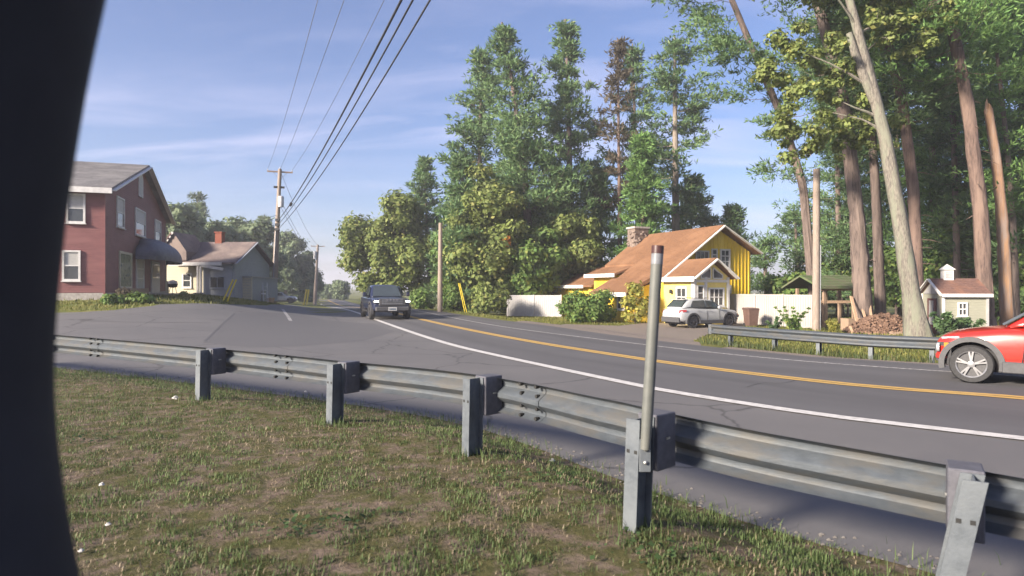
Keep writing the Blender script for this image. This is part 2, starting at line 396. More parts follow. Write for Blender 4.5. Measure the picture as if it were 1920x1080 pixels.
def drape(name, poly, step, off, m, edge=None, parent=None, grid=None):
    """a sheet cut to the outline and laid on the terrain"""
    poly = np.asarray(poly, float); B = resample(np.vstack([poly, poly[:1]]), edge or step)[:-1]
    keep = [0]
    for i in range(1, len(B)):
        if np.linalg.norm(B[i] - B[keep[-1]]) > 1e-3: keep.append(i)
    B = B[keep]
    lo, hi = B.min(0), B.max(0)
    gx, gy = np.meshgrid(np.arange(lo[0] + step / 2, hi[0], step), np.arange(lo[1] + step / 2, hi[1], step)); gx = gx.ravel(); gy = gy.ravel()
    k = inside(B, gx, gy); I = np.column_stack([gx[k], gy[k]])
    pts = [Vector(p) for p in B] + [Vector(p) for p in I]; nb = len(B)
    v, e, f, *_ = delaunay_2d_cdt(pts, [(i, (i + 1) % nb) for i in range(nb)], [], 1, 1e-5)
    V = np.array([(p.x, p.y) for p in v]); z = terr(V[:, 0], V[:, 1]) + off
    me = bpy.data.meshes.new(name); me.from_pydata(np.column_stack([V, z]).tolist(), [], [tuple(q) for q in f]); me.materials.append(m)
    bm = bmesh.new(); bm.from_mesh(me); bmesh.ops.recalc_face_normals(bm, faces=bm.faces[:])
    if sum(q.normal.z for q in bm.faces) < 0: bmesh.ops.reverse_faces(bm, faces=bm.faces[:])
    bm.to_mesh(me); bm.free(); sharp(me, 180)
    return link(name, me, parent)
def seg(P, y0, y1, n=60):
    """part of a road line between two depths, as points"""
    S = smoothline(P, 2); ys = np.linspace(y0, y1, n); return np.column_stack([np.interp(ys, S[:, 1], S[:, 0]), ys])

xs = np.concatenate([[-3000, -1500, -800, -500, -340, -240, -170, -130, -100, -80, -64], np.arange(-54, -12, 1.5), np.arange(-12, 9, .16), np.arange(9, 45, 1.0), [48, 55, 65, 80, 110, 160, 240, 340, 500, 800, 1500, 3000]])
ys = np.concatenate([[-400, -200, -100, -60, -40, -25, -15, -8, -4], np.arange(-2, 16, .16), np.arange(16.2, 62, .8), [64, 67, 71, 76, 82, 90, 100, 112, 126, 145, 170, 210, 260, 330, 420, 560, 800, 1300, 2200, 4500]])
GX, GY = np.meshgrid(xs, ys); GZ = terr(np.clip(GX, -200, 200), np.clip(GY, -60, 380))
nx, ny = len(xs), len(ys)
idx = np.arange(nx * ny).reshape(ny, nx)
ground = np_mesh('ground', np.column_stack([GX.ravel(), GY.ravel(), GZ.ravel()]), np.column_stack([idx[:-1, :-1].ravel(), idx[:-1, 1:].ravel(), idx[1:, 1:].ravel(), idx[1:, :-1].ravel()]), M['ground'], smooth=True)
struct(ground)

# parking lot and shoulder: from the grass verge to the white line and up to the lawns by the houses
lot_far = [gp(*p) for p in ((640, 571), (600, 573), (560, 572), (500, 573), (430, 571), (350, 570), (300, 571), (285, 574), (215, 582), (150, 586), (100, 587), (0, 589))]
wl = seg(WL, 1.0, lot_far[0][1] + 3, 70)
wl[:, 0] += .25
lot_poly = [(14.5, 1.0)] + [tuple(p) for p in wl if True] + lot_far + [(-40, 30.5), (-48, 25.3)] + [tuple(p) for p in smoothline(VE[::-1][1:], 1) if p[1] > 1.0 and p[0] < 5.2] + [(5.4, 1.0)]
lot = struct(drape('parking_lot', lot_poly, .8, .008, M['lot'], .5))
rd = [tuple(p) for p in seg(WL, -20, 300, 160)] + [tuple(p) for p in seg(FE, 300, -20, 160)]
road = struct(drape('road', rd, .8, .016, M['road'], .7))
_c = np.array([v.co[:] for v in road.data.vertices]); _l = (_c[:, 0] - x_at(WL, _c[:, 1])) / (x_at(FE, _c[:, 1]) - x_at(WL, _c[:, 1]))
road.data.attributes.new('lat', 'FLOAT', 'POINT').data.foreach_set('value', _l.astype(np.float32))
def stripe(name, P, y0, y1, w, m, off=.024, n=110):
    c = seg(P, y0, y1, n); d = np.gradient(c, axis=0); d /= np.linalg.norm(d, axis=1)[:, None]; nn = np.column_stack([-d[:, 1], d[:, 0]])
    a, b = c - nn * w / 2, c + nn * w / 2
    z = lambda q: terr(q[:, 0], q[:, 1]) + off
    V = np.vstack([np.column_stack([a, z(a)]), np.column_stack([b, z(b)])]); i = np.arange(n - 1)
    o = np_mesh(name, V, np.column_stack([i, i + 1, i + 1 + n, i + n]), m, smooth=True); return struct(o)
YD = np.linspace(0, 1, 2)
stripe('white_edge_line', WL, -10, 150, .24, M['white_paint'], n=260)
for dd in (-.105, .105):
    stripe('yellow_centre_line', YL + np.array([dd * .75, dd * .66]), -8, 150, .17, M['yellow_paint'], n=260)
stripe('white_edge_line', FL, 2, 150, .13, M['faded_paint'], n=220)
# gravel shoulder and driveway on the far side
dr = [gp(*p) for p in ((880, 598), (960, 604), (1060, 608), (1160, 611), (1225, 604), (1240, 600), (1262, 597), (1395, 600), (1400, 612), (1330, 626), (1300, 640), (1318, 655))]
dr += [tuple(p) for p in seg(FE, 18.5, 36, 14)]
struct(drape('driveway', dr, .7, .008, M['drive'], .4))
sh = [tuple(p) for p in seg(FE, 3, 18.6, 30)] + [tuple(p + np.array([.42, .30])) for p in seg(FE, 18.6, 3, 30)]
struct(drape('gravel_shoulder', sh, .6, .010, M['drive'], .5))
# lot markings, seams and patches
def strip_pts(name, pts, w, m, off=.014):
    P = smoothline([gp(*p) for p in pts], 2); d = np.gradient(P, axis=0); d /= np.linalg.norm(d, axis=1)[:, None]; nn = np.column_stack([-d[:, 1], d[:, 0]])
    wv = np.full(len(P), w / 2); a = P - nn * wv[:, None]; b = P + nn * wv[:, None]; n = len(P); i = np.arange(n - 1)
    V = np.vstack([np.column_stack([a, terr(a[:, 0], a[:, 1]) + off]), np.column_stack([b, terr(b[:, 0], b[:, 1]) + off])])
    return struct(np_mesh(name, V, np.column_stack([i, i + 1, i + 1 + n, i + n]), m, smooth=True))
strip_pts('parking_line', ((530, 580), (537, 590), (545, 602)), .16, M['faded_paint'])
strip_pts('tar_seam', ((606, 584), (622, 592), (640, 607)), .10, M['road'])
strip_pts('tar_seam', ((440, 588), (412, 612), (384, 640)), .07, M['road'], .0145)
strip_pts('tar_seam', ((150, 602), (260, 606), (395, 606)), .06, M['road'], .015)
for pts_ in (((1012, 662), (1040, 658), (1062, 661), (1098, 652)), ((1400, 728), (1432, 718), (1470, 722), (1500, 712))):
    strip_pts('road_crack', pts_, .012, M['hole_tar'], .022)
patch = [gp(*p) for p in ((441, 589), (560, 588), (610, 600), (700, 607), (740, 622), (680, 640), (560, 650), (470, 652), (380, 643), (412, 612))]
struct(drape('asphalt_patch', patch, .8, .0115, M['newpatch'], .5))
verge_dirt = M['drive']

# ------------------------------------------------------------------ near guardrail
GP = [(-11.4, 12.6), (-8.35, 11.05), (-4.14, 8.57), (-1.97, 7.11), (-.36, 5.77), (.78, 4.0), (2.10, 3.13), (3.9, 2.05), (5.6, 1.0)]
tops = [.66, .66, .665, .66, .69, .695, .68, .67, .67]
lean = [.02, .0, .02, .02, .02, .03, .13, .04, 0]       # top leans along the rail (m)
def w_profile(t=.006):
    """W-beam, back to front: (offset towards the road, height)"""
    f = [(.0, .155), (.022, .150), (.078, .118), (.083, .098), (.078, .078), (.012, .032), (0, .018), (0, -.018), (.012, -.032), (.078, -.078), (.083, -.098), (.078, -.118), (.022, -.150), (.0, -.155)]
    return f + [(o + t, z) for o, z in f[::-1]]
gr = thing('guardrail', 'long galvanised W-beam guardrail on grey blocks beside the grass in the foreground', 'guardrail', (GP[4][0], GP[4][1], T(*GP[4])))
g0 = gr.location.copy()
GPa = np.array(GP); dirs = np.gradient(GPa, axis=0); dirs /= np.linalg.norm(dirs, axis=1)[:, None]
nrm = np.column_stack([-dirs[:, 1], dirs[:, 0]])
nrm *= np.sign(nrm[:, 1])[:, None]
line = smoothline(GPa + nrm * .295, 3); ld = np.gradient(line, axis=0); ld /= np.linalg.norm(ld, axis=1)[:, None]; ln = np.column_stack([-ld[:, 1], ld[:, 0]]); ln *= np.sign(ln[:, 1])[:, None]
rail_top = np.interp(line[:, 0], GPa[:, 0], [T(*p) + h - .012 for p, h in zip(GP, tops)])
sub = resample(line, .3)
st = np.interp(sub[:, 0], line[:, 0], rail_top); sn = np.column_stack([np.interp(sub[:, 0], line[:, 0], ln[:, 0]), np.interp(sub[:, 0], line[:, 0], ln[:, 1])])
m = MB(); m.sweep(w_profile(), [(p[0], p[1], z - .155) for p, z in zip(sub, st)], [(a, b, 0) for a, b in sn])
rail = m.build('rail', M['galv_rail'], gr, smooth=35, off=g0)
def rail_frame(x):
    y = np.interp(x, line[:, 0], line[:, 1]); z = np.interp(x, line[:, 0], rail_top) - .155
    i = int(np.argmin(abs(line[:, 0] - x))); return Vector((x, y, z)), Vector((ld[i][0], ld[i][1], 0)), Vector((ln[i][0], ln[i][1], 0))
# splice plates: two rail ends lap and are bolted together; the bolt tails and slots show from the back
for xs_ in (-6.9, -2.95, .13, 3.1):
    c, u, n = rail_frame(xs_); m = MB()
    pr = [(o - .006, z) for o, z in w_profile(.004)]
    pth = [c + u * k for k in (-.16, -.08, 0, .08, .16)]
    m.sweep(pr, pth, [n] * 5); sp = m.build('splice_lap', M['galv_rail'], rail, smooth=35, off=g0)
    for du in (-.11, .11):
        for dz in (.135, .055, -.055, -.135):
            b = MB(); b.lathe([(.016, -.03), (.016, -.002), (.006, .03)], seg=8, axis='y'); v = [n * p[1] + u * p[0] + Vector((0, 0, p[2])) + c + u * du + n * (.03 if abs(dz) > .1 else .040) + Vector((0, 0, dz)) for p in b.v]
            b.v = [tuple(q) for q in v]; b.build('splice_bolt', M['hole'], sp, off=g0)
for i, (p, h) in enumerate(zip(GP, tops)):
    zg = T(*p); u = Vector((dirs[i][0], dirs[i][1], 0)); n = Vector((nrm[i][0], nrm[i][1], 0))
    le = u * lean[i] * (1 if u.x > 0 else -1)
    b0, b1 = Vector((p[0], p[1], zg - .25)), Vector((p[0], p[1], zg + h)) + le
    b0 = b0 - le * (.25 / h)
    w = (b1 - b0).normalized(); L = (b1 - b0).length; mid = (b0 + b1) / 2
    m = MB()                                              # I-section: two flanges and a web
    m.obox(mid - n * .075, u, n, w, .100, .009, L); m.obox(mid + n * .075, u, n, w, .100, .009, L - .004); m.obox(mid, u, n, w, .007, .141, L - .008)
    po = m.build('post', M['galv'], gr, off=g0)
    for s in (-1, 1):
        b = MB(); q = b1 - n * .0815 - w * .20 + u * (.028 * s); b.bar(q, q + n * .006, .022, .022); b.build('bolt_hole', M['hole'], po, off=g0)
    bc = Vector((p[0], p[1], zg + h - .165)) + le * .8 + n * .182
    m = MB(); m.obox(bc, u, n, Vector((0, 0, 1)), .152, .200, .350)
    bk = m.build('block', M['block'], gr, off=g0, bevel=.006)
    for s in (-1, 1):
        b = MB(); q = bc + u * (.077 * s) + Vector((0, 0, .02)); b.bar(q - n * .015, q + n * .025, .012, .014); b.build('bolt', M['bolt'], bk, off=g0)

# delineator tube bolted to one post of the guardrail
i = 5; p = GP[i]; zg = T(*p); base = Vector((p[0] + .03, p[1] - .09, zg + .58))
tp = at(1233, 470, 3.93)
t = thing('reflector_post', 'tall slightly leaning grey plastic reflector tube bolted to a guardrail post', 'reflector post', base)
m = MB(); a = base + Vector((.0, -.02, -.06)); pts = [a + (tp - a) * k for k in np.linspace(0, 1, 12)]
rad = [.030, .033] + [.035] * 10; m.tube(pts, rad, 14); m.build('tube', M['delin'], t, smooth=45, off=base)
d = (tp - a).normalized()
m = MB(); m.tube([tp - d * .018, tp + d * .030], .0375, 14); m.build('cap', M['brown_cap'], t, smooth=45, off=base)
m = MB(); m.tube([tp - d * .085, tp - d * .020], .0362, 14); m.build('reflector_band', M['dark_reflector'], t, smooth=45, off=base)
m = MB(); m.obox(base + Vector((0, -.015, -.10)), Vector((1, 0, 0)), Vector((0, 1, 0)), Vector((0, 0, 1)), .070, .010, .20); br = m.build('bracket', M['galv'], t, off=base, bevel=.003)
for dz in (-.06, -.14):
    m = MB(); m.lathe([(.012, 0), (.012, -.012), (.005, -.016)], c=(0, -.02, dz), axis='y', seg=8); m.build('bolt', M['bolt'], br)

# ------------------------------------------------------------------ rim of the camera housing, modelled as an added dark curved post
Yp = .60
edge = [(262, -420), (212, -170), (170, 48), (134, 300), (114, 500), (104, 650), (104, 800), (116, 950), (134, 1080), (160, 1230), (200, 1400), (300, 1700), (360, 2000), (430, 2600), (470, 3300)]
rr = .16
pts = [at(x, y, Yp) - Vector((rr * math.sqrt(1 + ((x - 960) / F) ** 2), 0, 0)) for x, y in edge]
gz = T(pts[-1].x, pts[-1].y); pts = [p for p in pts if p.z > gz + .1] + [Vector((pts[-1].x, Yp, gz - .05))]
S = smoothline([tuple(p) for p in pts], 2)
t = thing('camera_housing_rim', 'dark curved rim of the camera housing, out of focus at the left edge, modelled as a post', 'post', (pts[-1].x, Yp, gz))
m = MB(); m.tube(S, rr, 28); m.build('shaft', M['housing_dark'], t, smooth=50, off=t.location)
m = MB(); m.lathe([(rr + .05, 0), (rr + .05, .03), (rr + .004, .035)], c=(pts[-1].x, Yp, gz - .005), seg=24); m.build('base_plate', M['housing_dark'], t, smooth=40, off=t.location)
# ------------------------------------------------------------------ buildings
M['red_siding'] = mat('brick_red_clapboard', (0.212, 0.082, 0.082), (0.166, 0.062, 0.064), 4, 6, .7, c3=(0.230, 0.094, 0.092), scale3=.5, stretch=(1, 1, 4))
M['white_trim'] = mat('white_trim', (0.680, 0.663, 0.646), (0.561, 0.544, 0.535), 5, 5, .6)
M['grey_roof'] = mat('grey_shingle', (.21, .20, .205), (.14, .135, .14), 10, 7, .9, bump=.3, c3=(.25, .24, .24), scale3=.8)
M['brown_roof'] = mat('tan_brown_shingle', (0.225, 0.115, 0.058), (0.155, 0.078, 0.042), 9, 7, .9, bump=.35, c3=(0.245, 0.130, 0.070), scale3=.6)
M['taupe_roof'] = mat('taupe_shingle', (.20, .155, .145), (.14, .11, .105), 9, 7, .9, bump=.3, c3=(.24, .19, .17), scale3=.6)
M['moss_roof'] = mat('mossy_boards', (.10, .14, .06), (.13, .115, .08), 5, 7, .95, bump=.4, c3=(.08, .12, .045), scale3=1.3)
M['rust_roof'] = mat('faded_maroon_shingle', (.17, .095, .075), (.12, .066, .055), 10, 7, .9, bump=.3, c3=(.23, .115, .075), scale3=.9)
M['glass'] = mat('window_glass', (.035, .04, .045), (.05, .055, .06), 2, 2, .08, spec=.9)
M['blind'] = mat('pale_blind', (.45, .44, .42), (.36, .35, .34), 8, 3, .5, stretch=(1, 1, 8))
M['green_glass'] = mat('curtained_glass', (.30, .31, .17), (.18, .20, .10), 3, 3, .15, spec=.8)
M['stone'] = mat('pale_stone', (.45, .42, .39), (.30, .27, .25), 7, 6, .9, bump=.5)
M['awning'] = mat('navy_canvas', (.035, .04, .075), (.05, .055, .095), 6, 5, .55, c3=(.07, .075, .12), scale3=1.5)
M['yellow_wall'] = mat('yellow_board', (.84, .60, .045), (.70, .48, .04), 3, 6, .6, c3=(.86, .64, .10), scale3=.5, stretch=(5, 5, .6))
M['pale_yellow'] = mat('pale_yellow_trim', (.84, .68, .22), (.75, .60, .18), 4, 5, .6)
M['cream'] = mat('cream_siding', (.54, .49, .37), (.46, .42, .32), 4, 5, .75, stretch=(1, 1, 5))
M['bluegrey'] = mat('blue_grey_siding', (.33, .35, .39), (.27, .29, .33), 4, 5, .75, stretch=(1, 1, 5))
M['shed_wall'] = mat('sage_cream_siding', (0.290, 0.282, 0.225), (0.241, 0.241, 0.193), 4, 5, .75, stretch=(1, 1, 5))
M['brick'] = mat('red_brick', (0.240, 0.078, 0.048), (0.168, 0.054, 0.036), 14, 5, .9, bump=.4)
M['fieldstone'] = mat('fieldstone', (.24, .185, .15), (.13, .10, .09), 6, 7, .95, bump=.8)
M['vinyl'] = mat('white_vinyl', (0.352, 0.336, 0.326), (0.309, 0.294, 0.283), 2.5, 5, .45, c3=(0.394, 0.367, 0.341), scale3=.4)
M['vinyl_cool'] = mat('grey_white_vinyl', (0.395, 0.383, 0.383), (0.344, 0.332, 0.338), 2.5, 5, .5)
M['wood'] = mat('weathered_wood', (.34, .24, .17), (.22, .155, .11), 5, 7, .85, bump=.4, stretch=(6, 6, 1))
M['fresh_wood'] = mat('sawn_wood', (.52, .36, .24), (.38, .25, .16), 5, 7, .8, bump=.3, stretch=(5, 5, 1))
M['pole_wood'] = mat('utility_pole_wood', (.33, .27, .225), (.20, .16, .135), 4, 7, .85, bump=.45, stretch=(9, 9, .6), c3=(.26, .20, .165), scale3=.5)
M['dark_wood'] = mat('dark_wood', (.10, .07, .05), (.06, .045, .035), 5, 6, .9, stretch=(6, 6, 1))
M['maroon'] = mat('maroon_paint', (.13, .05, .05), (.09, .035, .035), 5, 4, .6)
M['door'] = mat('grey_white_door', (.42, .40, .40), (.34, .32, .33), 5, 4, .5)
M['bin'] = mat('brown_bin_plastic', (.14, .085, .07), (.10, .06, .05), 6, 4, .55)
M['steel_grey'] = mat('painted_grey_steel', (.30, .31, .33), (.22, .23, .25), 6, 5, .5, metal=.3)
M['yellow_guard'] = mat('yellow_plastic', (.72, .58, .05), (.60, .47, .05), 6, 4, .5)
M['black'] = mat('black_rubber', (.02, .02, .022), (.03, .03, .032), 12, 4, .7)
M['insulator'] = mat('porcelain', (.55, .55, .56), (.4, .4, .42), 6, 3, .25)
M['cable'] = mat('cable_black', (.03, .03, .035), (.045, .045, .05), 6, 3, .6)
M['cable_grey'] = mat('cable_grey', (.11, .11, .13), (.15, .15, .17), 6, 3, .6)
ZU = Vector((0, 0, 1))
def window(parent, c, u, n, w, h, nx=1, ny=2, fr=.09, frame='white_trim', pane='glass', sill=True, blind=0.0, name='window'):
    """frame, panes set back inside it and a sill; c is the middle of the opening on the wall face"""
    c, u, n = Vector(c), Vector(u), Vector(n); m = MB(); d = .07
    for s in (-1, 1):
        m.obox(c + u * (s * (w / 2 - fr / 2)) + n * d / 2, u, n, ZU, fr, d, h)
        m.obox(c + ZU * (s * (h / 2 - fr / 2)) + n * d / 2, u, n, ZU, w - 2 * fr, d - .004, fr)
    b = .035
    for i in range(1, nx): m.obox(c + u * (-w / 2 + fr + (w - 2 * fr) * i / nx) + n * d * .42, u, n, ZU, b, d * .8, h - 2 * fr)
    for j in range(1, ny): m.obox(c + ZU * (-h / 2 + fr + (h - 2 * fr) * j / ny) + n * d * .40, u, n, ZU, w - 2 * fr, d * .74, b + .015)
    f = m.build(name, M[frame], parent)
    for i in range(nx):
        for j in range(ny):
            pw, ph = (w - 2 * fr) / nx, (h - 2 * fr) / ny
            pm = 'blind' if blind and (j + .5) / ny > 1 - blind else pane
            m = MB(); m.obox(c + u * (-w / 2 + fr + pw * (i + .5)) + ZU * (-h / 2 + fr + ph * (j + .5)) + n * .012, u, n, ZU, pw - .002, .016, ph - .002)
            m.build('pane', M[pm], f)
    if sill:
        m = MB(); m.obox(c - ZU * (h / 2 + .025) + n * .06, u, n, ZU, w + .08, .12, .05); m.build('sill', M[frame], f)
    return f
def courses(m, a, b, c, d, n, t=.03, k=0):
    """overlapping shingle courses on the slope a-b (eave) to d-c (ridge)"""
    a, b, c, d = map(Vector, (a, b, c, d)); up = (b - a).cross(d - a).normalized()
    if up.z < 0: up = -up
    for i in range(n):
        p, q = i / n, (i + 1.12) / n if i < n - 1 else 1.0
        lo = [a + (d - a) * p, b + (c - b) * p]; hi = [a + (d - a) * q, b + (c - b) * q]
        poly = [lo[0] + up * t, lo[1] + up * t, hi[1] + up * .008, hi[0] + up * .008, lo[0], lo[1], hi[1], hi[0]]
        m._add(poly, [(0, 1, 2, 3), (4, 7, 6, 5), (0, 4, 5, 1), (1, 5, 6, 2), (2, 6, 7, 3), (3, 7, 4, 0)], k)
def clapboards(m, o, u, n, z0, z1, span, pitch=.115, t=.018):
    """lapped boards on a wall face; span(z) gives the run (from, to) along u at height z"""
    o, u, n = Vector(o), Vector(u), Vector(n); z = z0
    while z < z1 - .02:
        a, b = span(z + pitch * .9)
        if b - a > .15:
            p0, p1 = o + u * a, o + u * b; zz1 = min(z + pitch * 1.05, z1)
            vs = [p0 + n * t + ZU * z, p1 + n * t + ZU * z, p1 + n * .004 + ZU * zz1, p0 + n * .004 + ZU * zz1, p0 + ZU * z, p1 + ZU * z, p1 + ZU * zz1, p0 + ZU * zz1]
            m._add(vs, [(0, 1, 2, 3), (4, 7, 6, 5), (0, 4, 5, 1), (1, 5, 6, 2), (2, 6, 7, 3), (3, 7, 4, 0)])
        z += pitch

# ---- red two-storey house: local x runs along the gable wall (away), local y into the house (left)
cor = Vector((-19.76, 31.0, 0)); gdir = Vector((-.329, .944, 0))
zb = 1.16
red = thing('red_house', 'two-storey red clapboard house with shop window and dark awning, left edge', 'house', (cor.x, cor.y, zb), math.atan2(gdir.y, gdir.x))
W, D, EV = 16.4, 7.0, 5.45; PK = 7.95
X, Yv = Vector((1, 0, 0)), Vector((0, 1, 0))      # local: gable face is y=0 with normal -y; front face is x=0 with normal -x
m = MB(); m.prism([(0, 0, -.6), (W, 0, -.6), (W, 0, EV), (W / 2, 0, PK), (0, 0, EV)], (0, D, 0)); m.build('wall', M['red_siding'], red)
m = MB(); clapboards(m, (0, 0, 0), X, -Yv, .38, PK - .1, lambda z: (0, W) if z < EV else ((z - EV) / (PK - EV) * W / 2, W - (z - EV) / (PK - EV) * W / 2))
clapboards(m, (0, 0, 0), Yv, -X, .38, EV, lambda z: (0, D)); sd = m.build('siding', M['red_siding'], red); sd['kind'] = 'stuff'
m = MB(); m.box((W / 2, D / 2, -.15), (W + .1, D + .1, 1.0)); m.build('foundation', M['stone'], red)
m = MB()
ov = .45; sl = (PK - EV) / (W / 2)
e0 = (-ov, -ov, EV - ov * sl + .10); e1 = (-ov, D + ov, EV - ov * sl + .10); r0 = (W / 2, -ov, PK + .10); r1 = (W / 2, D + ov, PK + .10)
f0 = (W + ov, -ov, EV - ov * sl + .10); f1 = (W + ov, D + ov, EV - ov * sl + .10)
m.prism([e0, r0, f0, (f0[0], f0[1], f0[2] - .09), (r0[0], r0[1], r0[2] - .09), (e0[0], e0[1], e0[2] - .09)], (0, D + 2 * ov, 0))
rf = m.build('roof', M['grey_roof'], red)
m = MB(); courses(m, e0, e1, r1, r0, 34); courses(m, f1, f0, r0, r1, 34); c_ = m.build('shingles', M['grey_roof'], rf); c_['kind'] = 'stuff'
m = MB(); m.bar((-ov - .03, -ov, e0[2] - .16), (-ov - .03, D + ov, e0[2] - .16), .12, .26); m.build('gutter', M['white_trim'], rf)
for a, b in ((e0, r0), (r0, f0)):
    m = MB(); m.bar((a[0], a[1] - .03, a[2] - .14), (b[0], b[1] - .03, b[2] - .14), .07, .26, up=(0, 1, 0)); m.build('rake_board', M['white_trim'], rf)
m = MB(); m.box((0.02, -.03, EV / 2 - .1), (.22, .08, EV - .55)); m.build('corner_board', M['red_siding'], red)
m = MB(); m.box((W - .1, -.03, EV / 2 - .1), (.2, .08, EV - .55)); m.build('corner_board', M['cream'], red)
def gx(px):                        # distance along the gable wall seen at a picture column
    k = (px - 960) / F; return (k * cor.y - cor.x) / (gdir.x - k * gdir.y)
def gz_(px, py):
    s = gx(px); y = cor.y + gdir.y * s; return CZ + (540 - py) / F * y - zb
for x0, x1, y0, y1 in ((217, 231, 370, 427), (252, 271, 393, 443), (289, 300, 413, 455)):
    a, b = gx(x0), gx(x1); c = (a + b) / 2; pc = (x0 + x1) / 2
    zt, zl = gz_(pc, y0), gz_(pc, y1)
    window(red, (c, -.016, (zt + zl) / 2), X, -Yv, max(b - a, 1.0), zt - zl, 1, 2, blind=.55)
for y, z, w, h, bl in ((1.16, 4.40, .80, 1.42, .5), (1.34, 1.66, .76, 1.46, .5), (5.0, 4.4, .80, 1.42, .5), (5.0, 1.66, .76, 1.46, 0)):
    window(red, (-.016, y, z), Yv, -X, w, h, 1, 2, blind=bl)
# round-headed attic window
ac = Vector((W / 2 - .3, -.016, 6.55)); m = MB()
arc = [(.55 * math.cos(a), .5 + .42 * math.sin(a)) for a in np.linspace(0, math.pi, 13)]; ol = [(.55, -.5)] + arc + [(-.55, -.5)]
m.prism([ac + X * p + ZU * q for p, q in ol], (0, -.06, 0)); aw = m.build('attic_window', M['white_trim'], red)
for s in (-1, 1):
    m = MB(); a2 = [(.43 * math.cos(a), .46 + .34 * math.sin(a)) for a in np.linspace(0, math.pi / 2, 6)]
    m.prism([ac + Yv * -.056 + X * (s * p) + ZU * q for p, q in [(.02, -.42), (.43, -.42)] + a2 + [(.02, .78)]], (0, -.012, 0)); m.build('pane', M['blind'], aw)
a, b = gx(222), gx(245); window(red, ((a + b) / 2, -.016, 1.55), X, -Yv, b - a, 2.0, 1, 1, fr=.12, frame='cream', pane='green_glass')
a, b = gx(254), gx(268); window(red, ((a + b) / 2, -.016, 1.45), X, -Yv, b - a, 1.9, 1, 3, frame='white_trim', pane='blind')
a, b = gx(282), gx(297)
m = MB(); m.box(((a + b) / 2, -.05, 1.25), (b - a, .08, 2.15)); dr_ = m.build('door', M['door'], red)
m = MB(); m.lathe([(.04, 0), (.05, -.05), (.03, -.07)], c=(a + .35, -.09, 1.2), axis='y', seg=8); m.build('door_handle', M['bolt'], dr_)
m = MB(); m.box(((a + b) / 2, -.095, 1.7), (b - a - .5, .012, .9)); m.build('pane', M['glass'], dr_)
m = MB(); m.box(((a + b) / 2, -.7, .12), (b - a + .6, 1.3, .22)); m.build('doorstep', M['stone'], red)
# quarter-dome awning, its ribs showing under the canvas
a, b = gx(247), gx(306); AZ, AH, AP = 2.45, 1.25, 1.5
m = MB(); na, nb = 14, 9
for i in range(na + 1):
    th = math.pi * i / na; cx_ = (a + b) / 2 - (b - a) / 2 * math.cos(th); pr = .15 + AP * math.sin(th) ** .6
    for j in range(nb + 1):
        ph = math.pi / 2 * j / nb; m.v.append((cx_ + ((a + b) / 2 - cx_) * (1 - math.cos(ph)) * .35, -.03 - pr * math.cos(ph), AZ + AH * math.sin(ph) * (.55 + .45 * math.sin(th) ** .5)))
for i in range(na):
    for j in range(nb): k = i * (nb + 1) + j; m.f.append((k, k + 1, k + nb + 2, k + nb + 1)); m.mi.append(0)
aw = m.build('awning', M['awning'], red, smooth=60)
m = MB()
rim = [m_ for m_ in [(((a + b) / 2 - (b - a) / 2 * math.cos(math.pi * i / na)), -.03 - (.15 + AP * math.sin(math.pi * i / na) ** .6), AZ - .10) for i in range(na + 1)]]
for p, q in zip(rim[:-1], rim[1:]): m.bar(p, q, .03, .22)
m.build('valance', M['awning'], aw)
m = MB(); m.box((gx(240), -.35, .35), (gx(262) - gx(226), .5, .45)); m.build('window_box', M['wood'], red)

# ---- yellow house
ap = Vector((13.9, 42.0, 0)); vv = Vector((-.398, .917, 0)); uu = Vector((.917, .398, 0))
zl = -.55
yel = thing('yellow_house', 'yellow board house with tan shingle roof and fieldstone chimney behind parked crossover', 'house', (ap.x, ap.y, zl), math.atan2(uu.y, uu.x))
# local: x along the gable wall (to the right), y = along the ridge, away; apex at x=0
PKz, LX, LZ, RX, RZ, LEN = 6.45, -4.85, 2.98, 3.2, 4.72, 9.2
rec = .55                                  # the gable wall stands back under the rake
m = MB(); m.prism([(LX + .5, rec, -.3), (RX - .4, rec, -.3), (RX - .4, rec, RZ), (0, rec, PKz - .25), (LX + .5, rec, LZ + .05)], (0, LEN - rec - .3, 0)); m.build('wall', M['yellow_wall'], yel)
m = MB(); xx = LX + .6
while xx < RX - .45:
    zt = PKz - .25 + (xx * (PKz - .25 - LZ - .05) / (-LX - .5) if xx < 0 else -xx * (PKz - .25 - RZ) / (RX - .4))
    m.box((xx, rec - .015, (zt - .3) / 2), (.06, .03, zt + .3)); xx += .30
for yy in np.arange(rec + .1, LEN - .5, .30): m.box((LX + .5 - .015, yy, 1.3), (.03, .06, 3.2))
o = m.build('battens', M['yellow_wall'], yel); o['kind'] = 'stuff'
th = .14
SY, CX = 5.2, -3.4; CZ_ = PKz + CX * (PKz - LZ) / -LX
m = MB(); m.prism([(LX, 0, LZ), (0, 0, PKz), (RX, 0, RZ), (RX, 0, RZ - th), (0, 0, PKz - th * 1.2), (LX, 0, LZ - th)], (0, SY, 0)); m.prism([(CX, SY, CZ_), (0, SY, PKz), (RX, SY, RZ), (RX, SY, RZ - th), (0, SY, PKz - th * 1.2), (CX, SY, CZ_ - th)], (0, LEN - SY, 0)); yr = m.build('roof', M['brown_roof'], yel)
m = MB(); m.prism([(CX + .25, SY + .01, CZ_ - .06), (-5.05, SY + .01, 3.30), (-5.05, SY + .01, 3.19), (CX + .25, SY + .01, CZ_ - .18)], (0, LEN - SY + .15, 0)); lr = m.build('lower_roof', M['brown_roof'], yel)
m = MB(); courses(m, (-5.05, SY + .01, 3.30), (-5.05, LEN + .16, 3.30), (CX + .2, LEN + .16, CZ_ - .075), (CX + .2, SY + .01, CZ_ - .075), 11); o = m.build('shingles', M['brown_roof'], lr); o['kind'] = 'stuff'
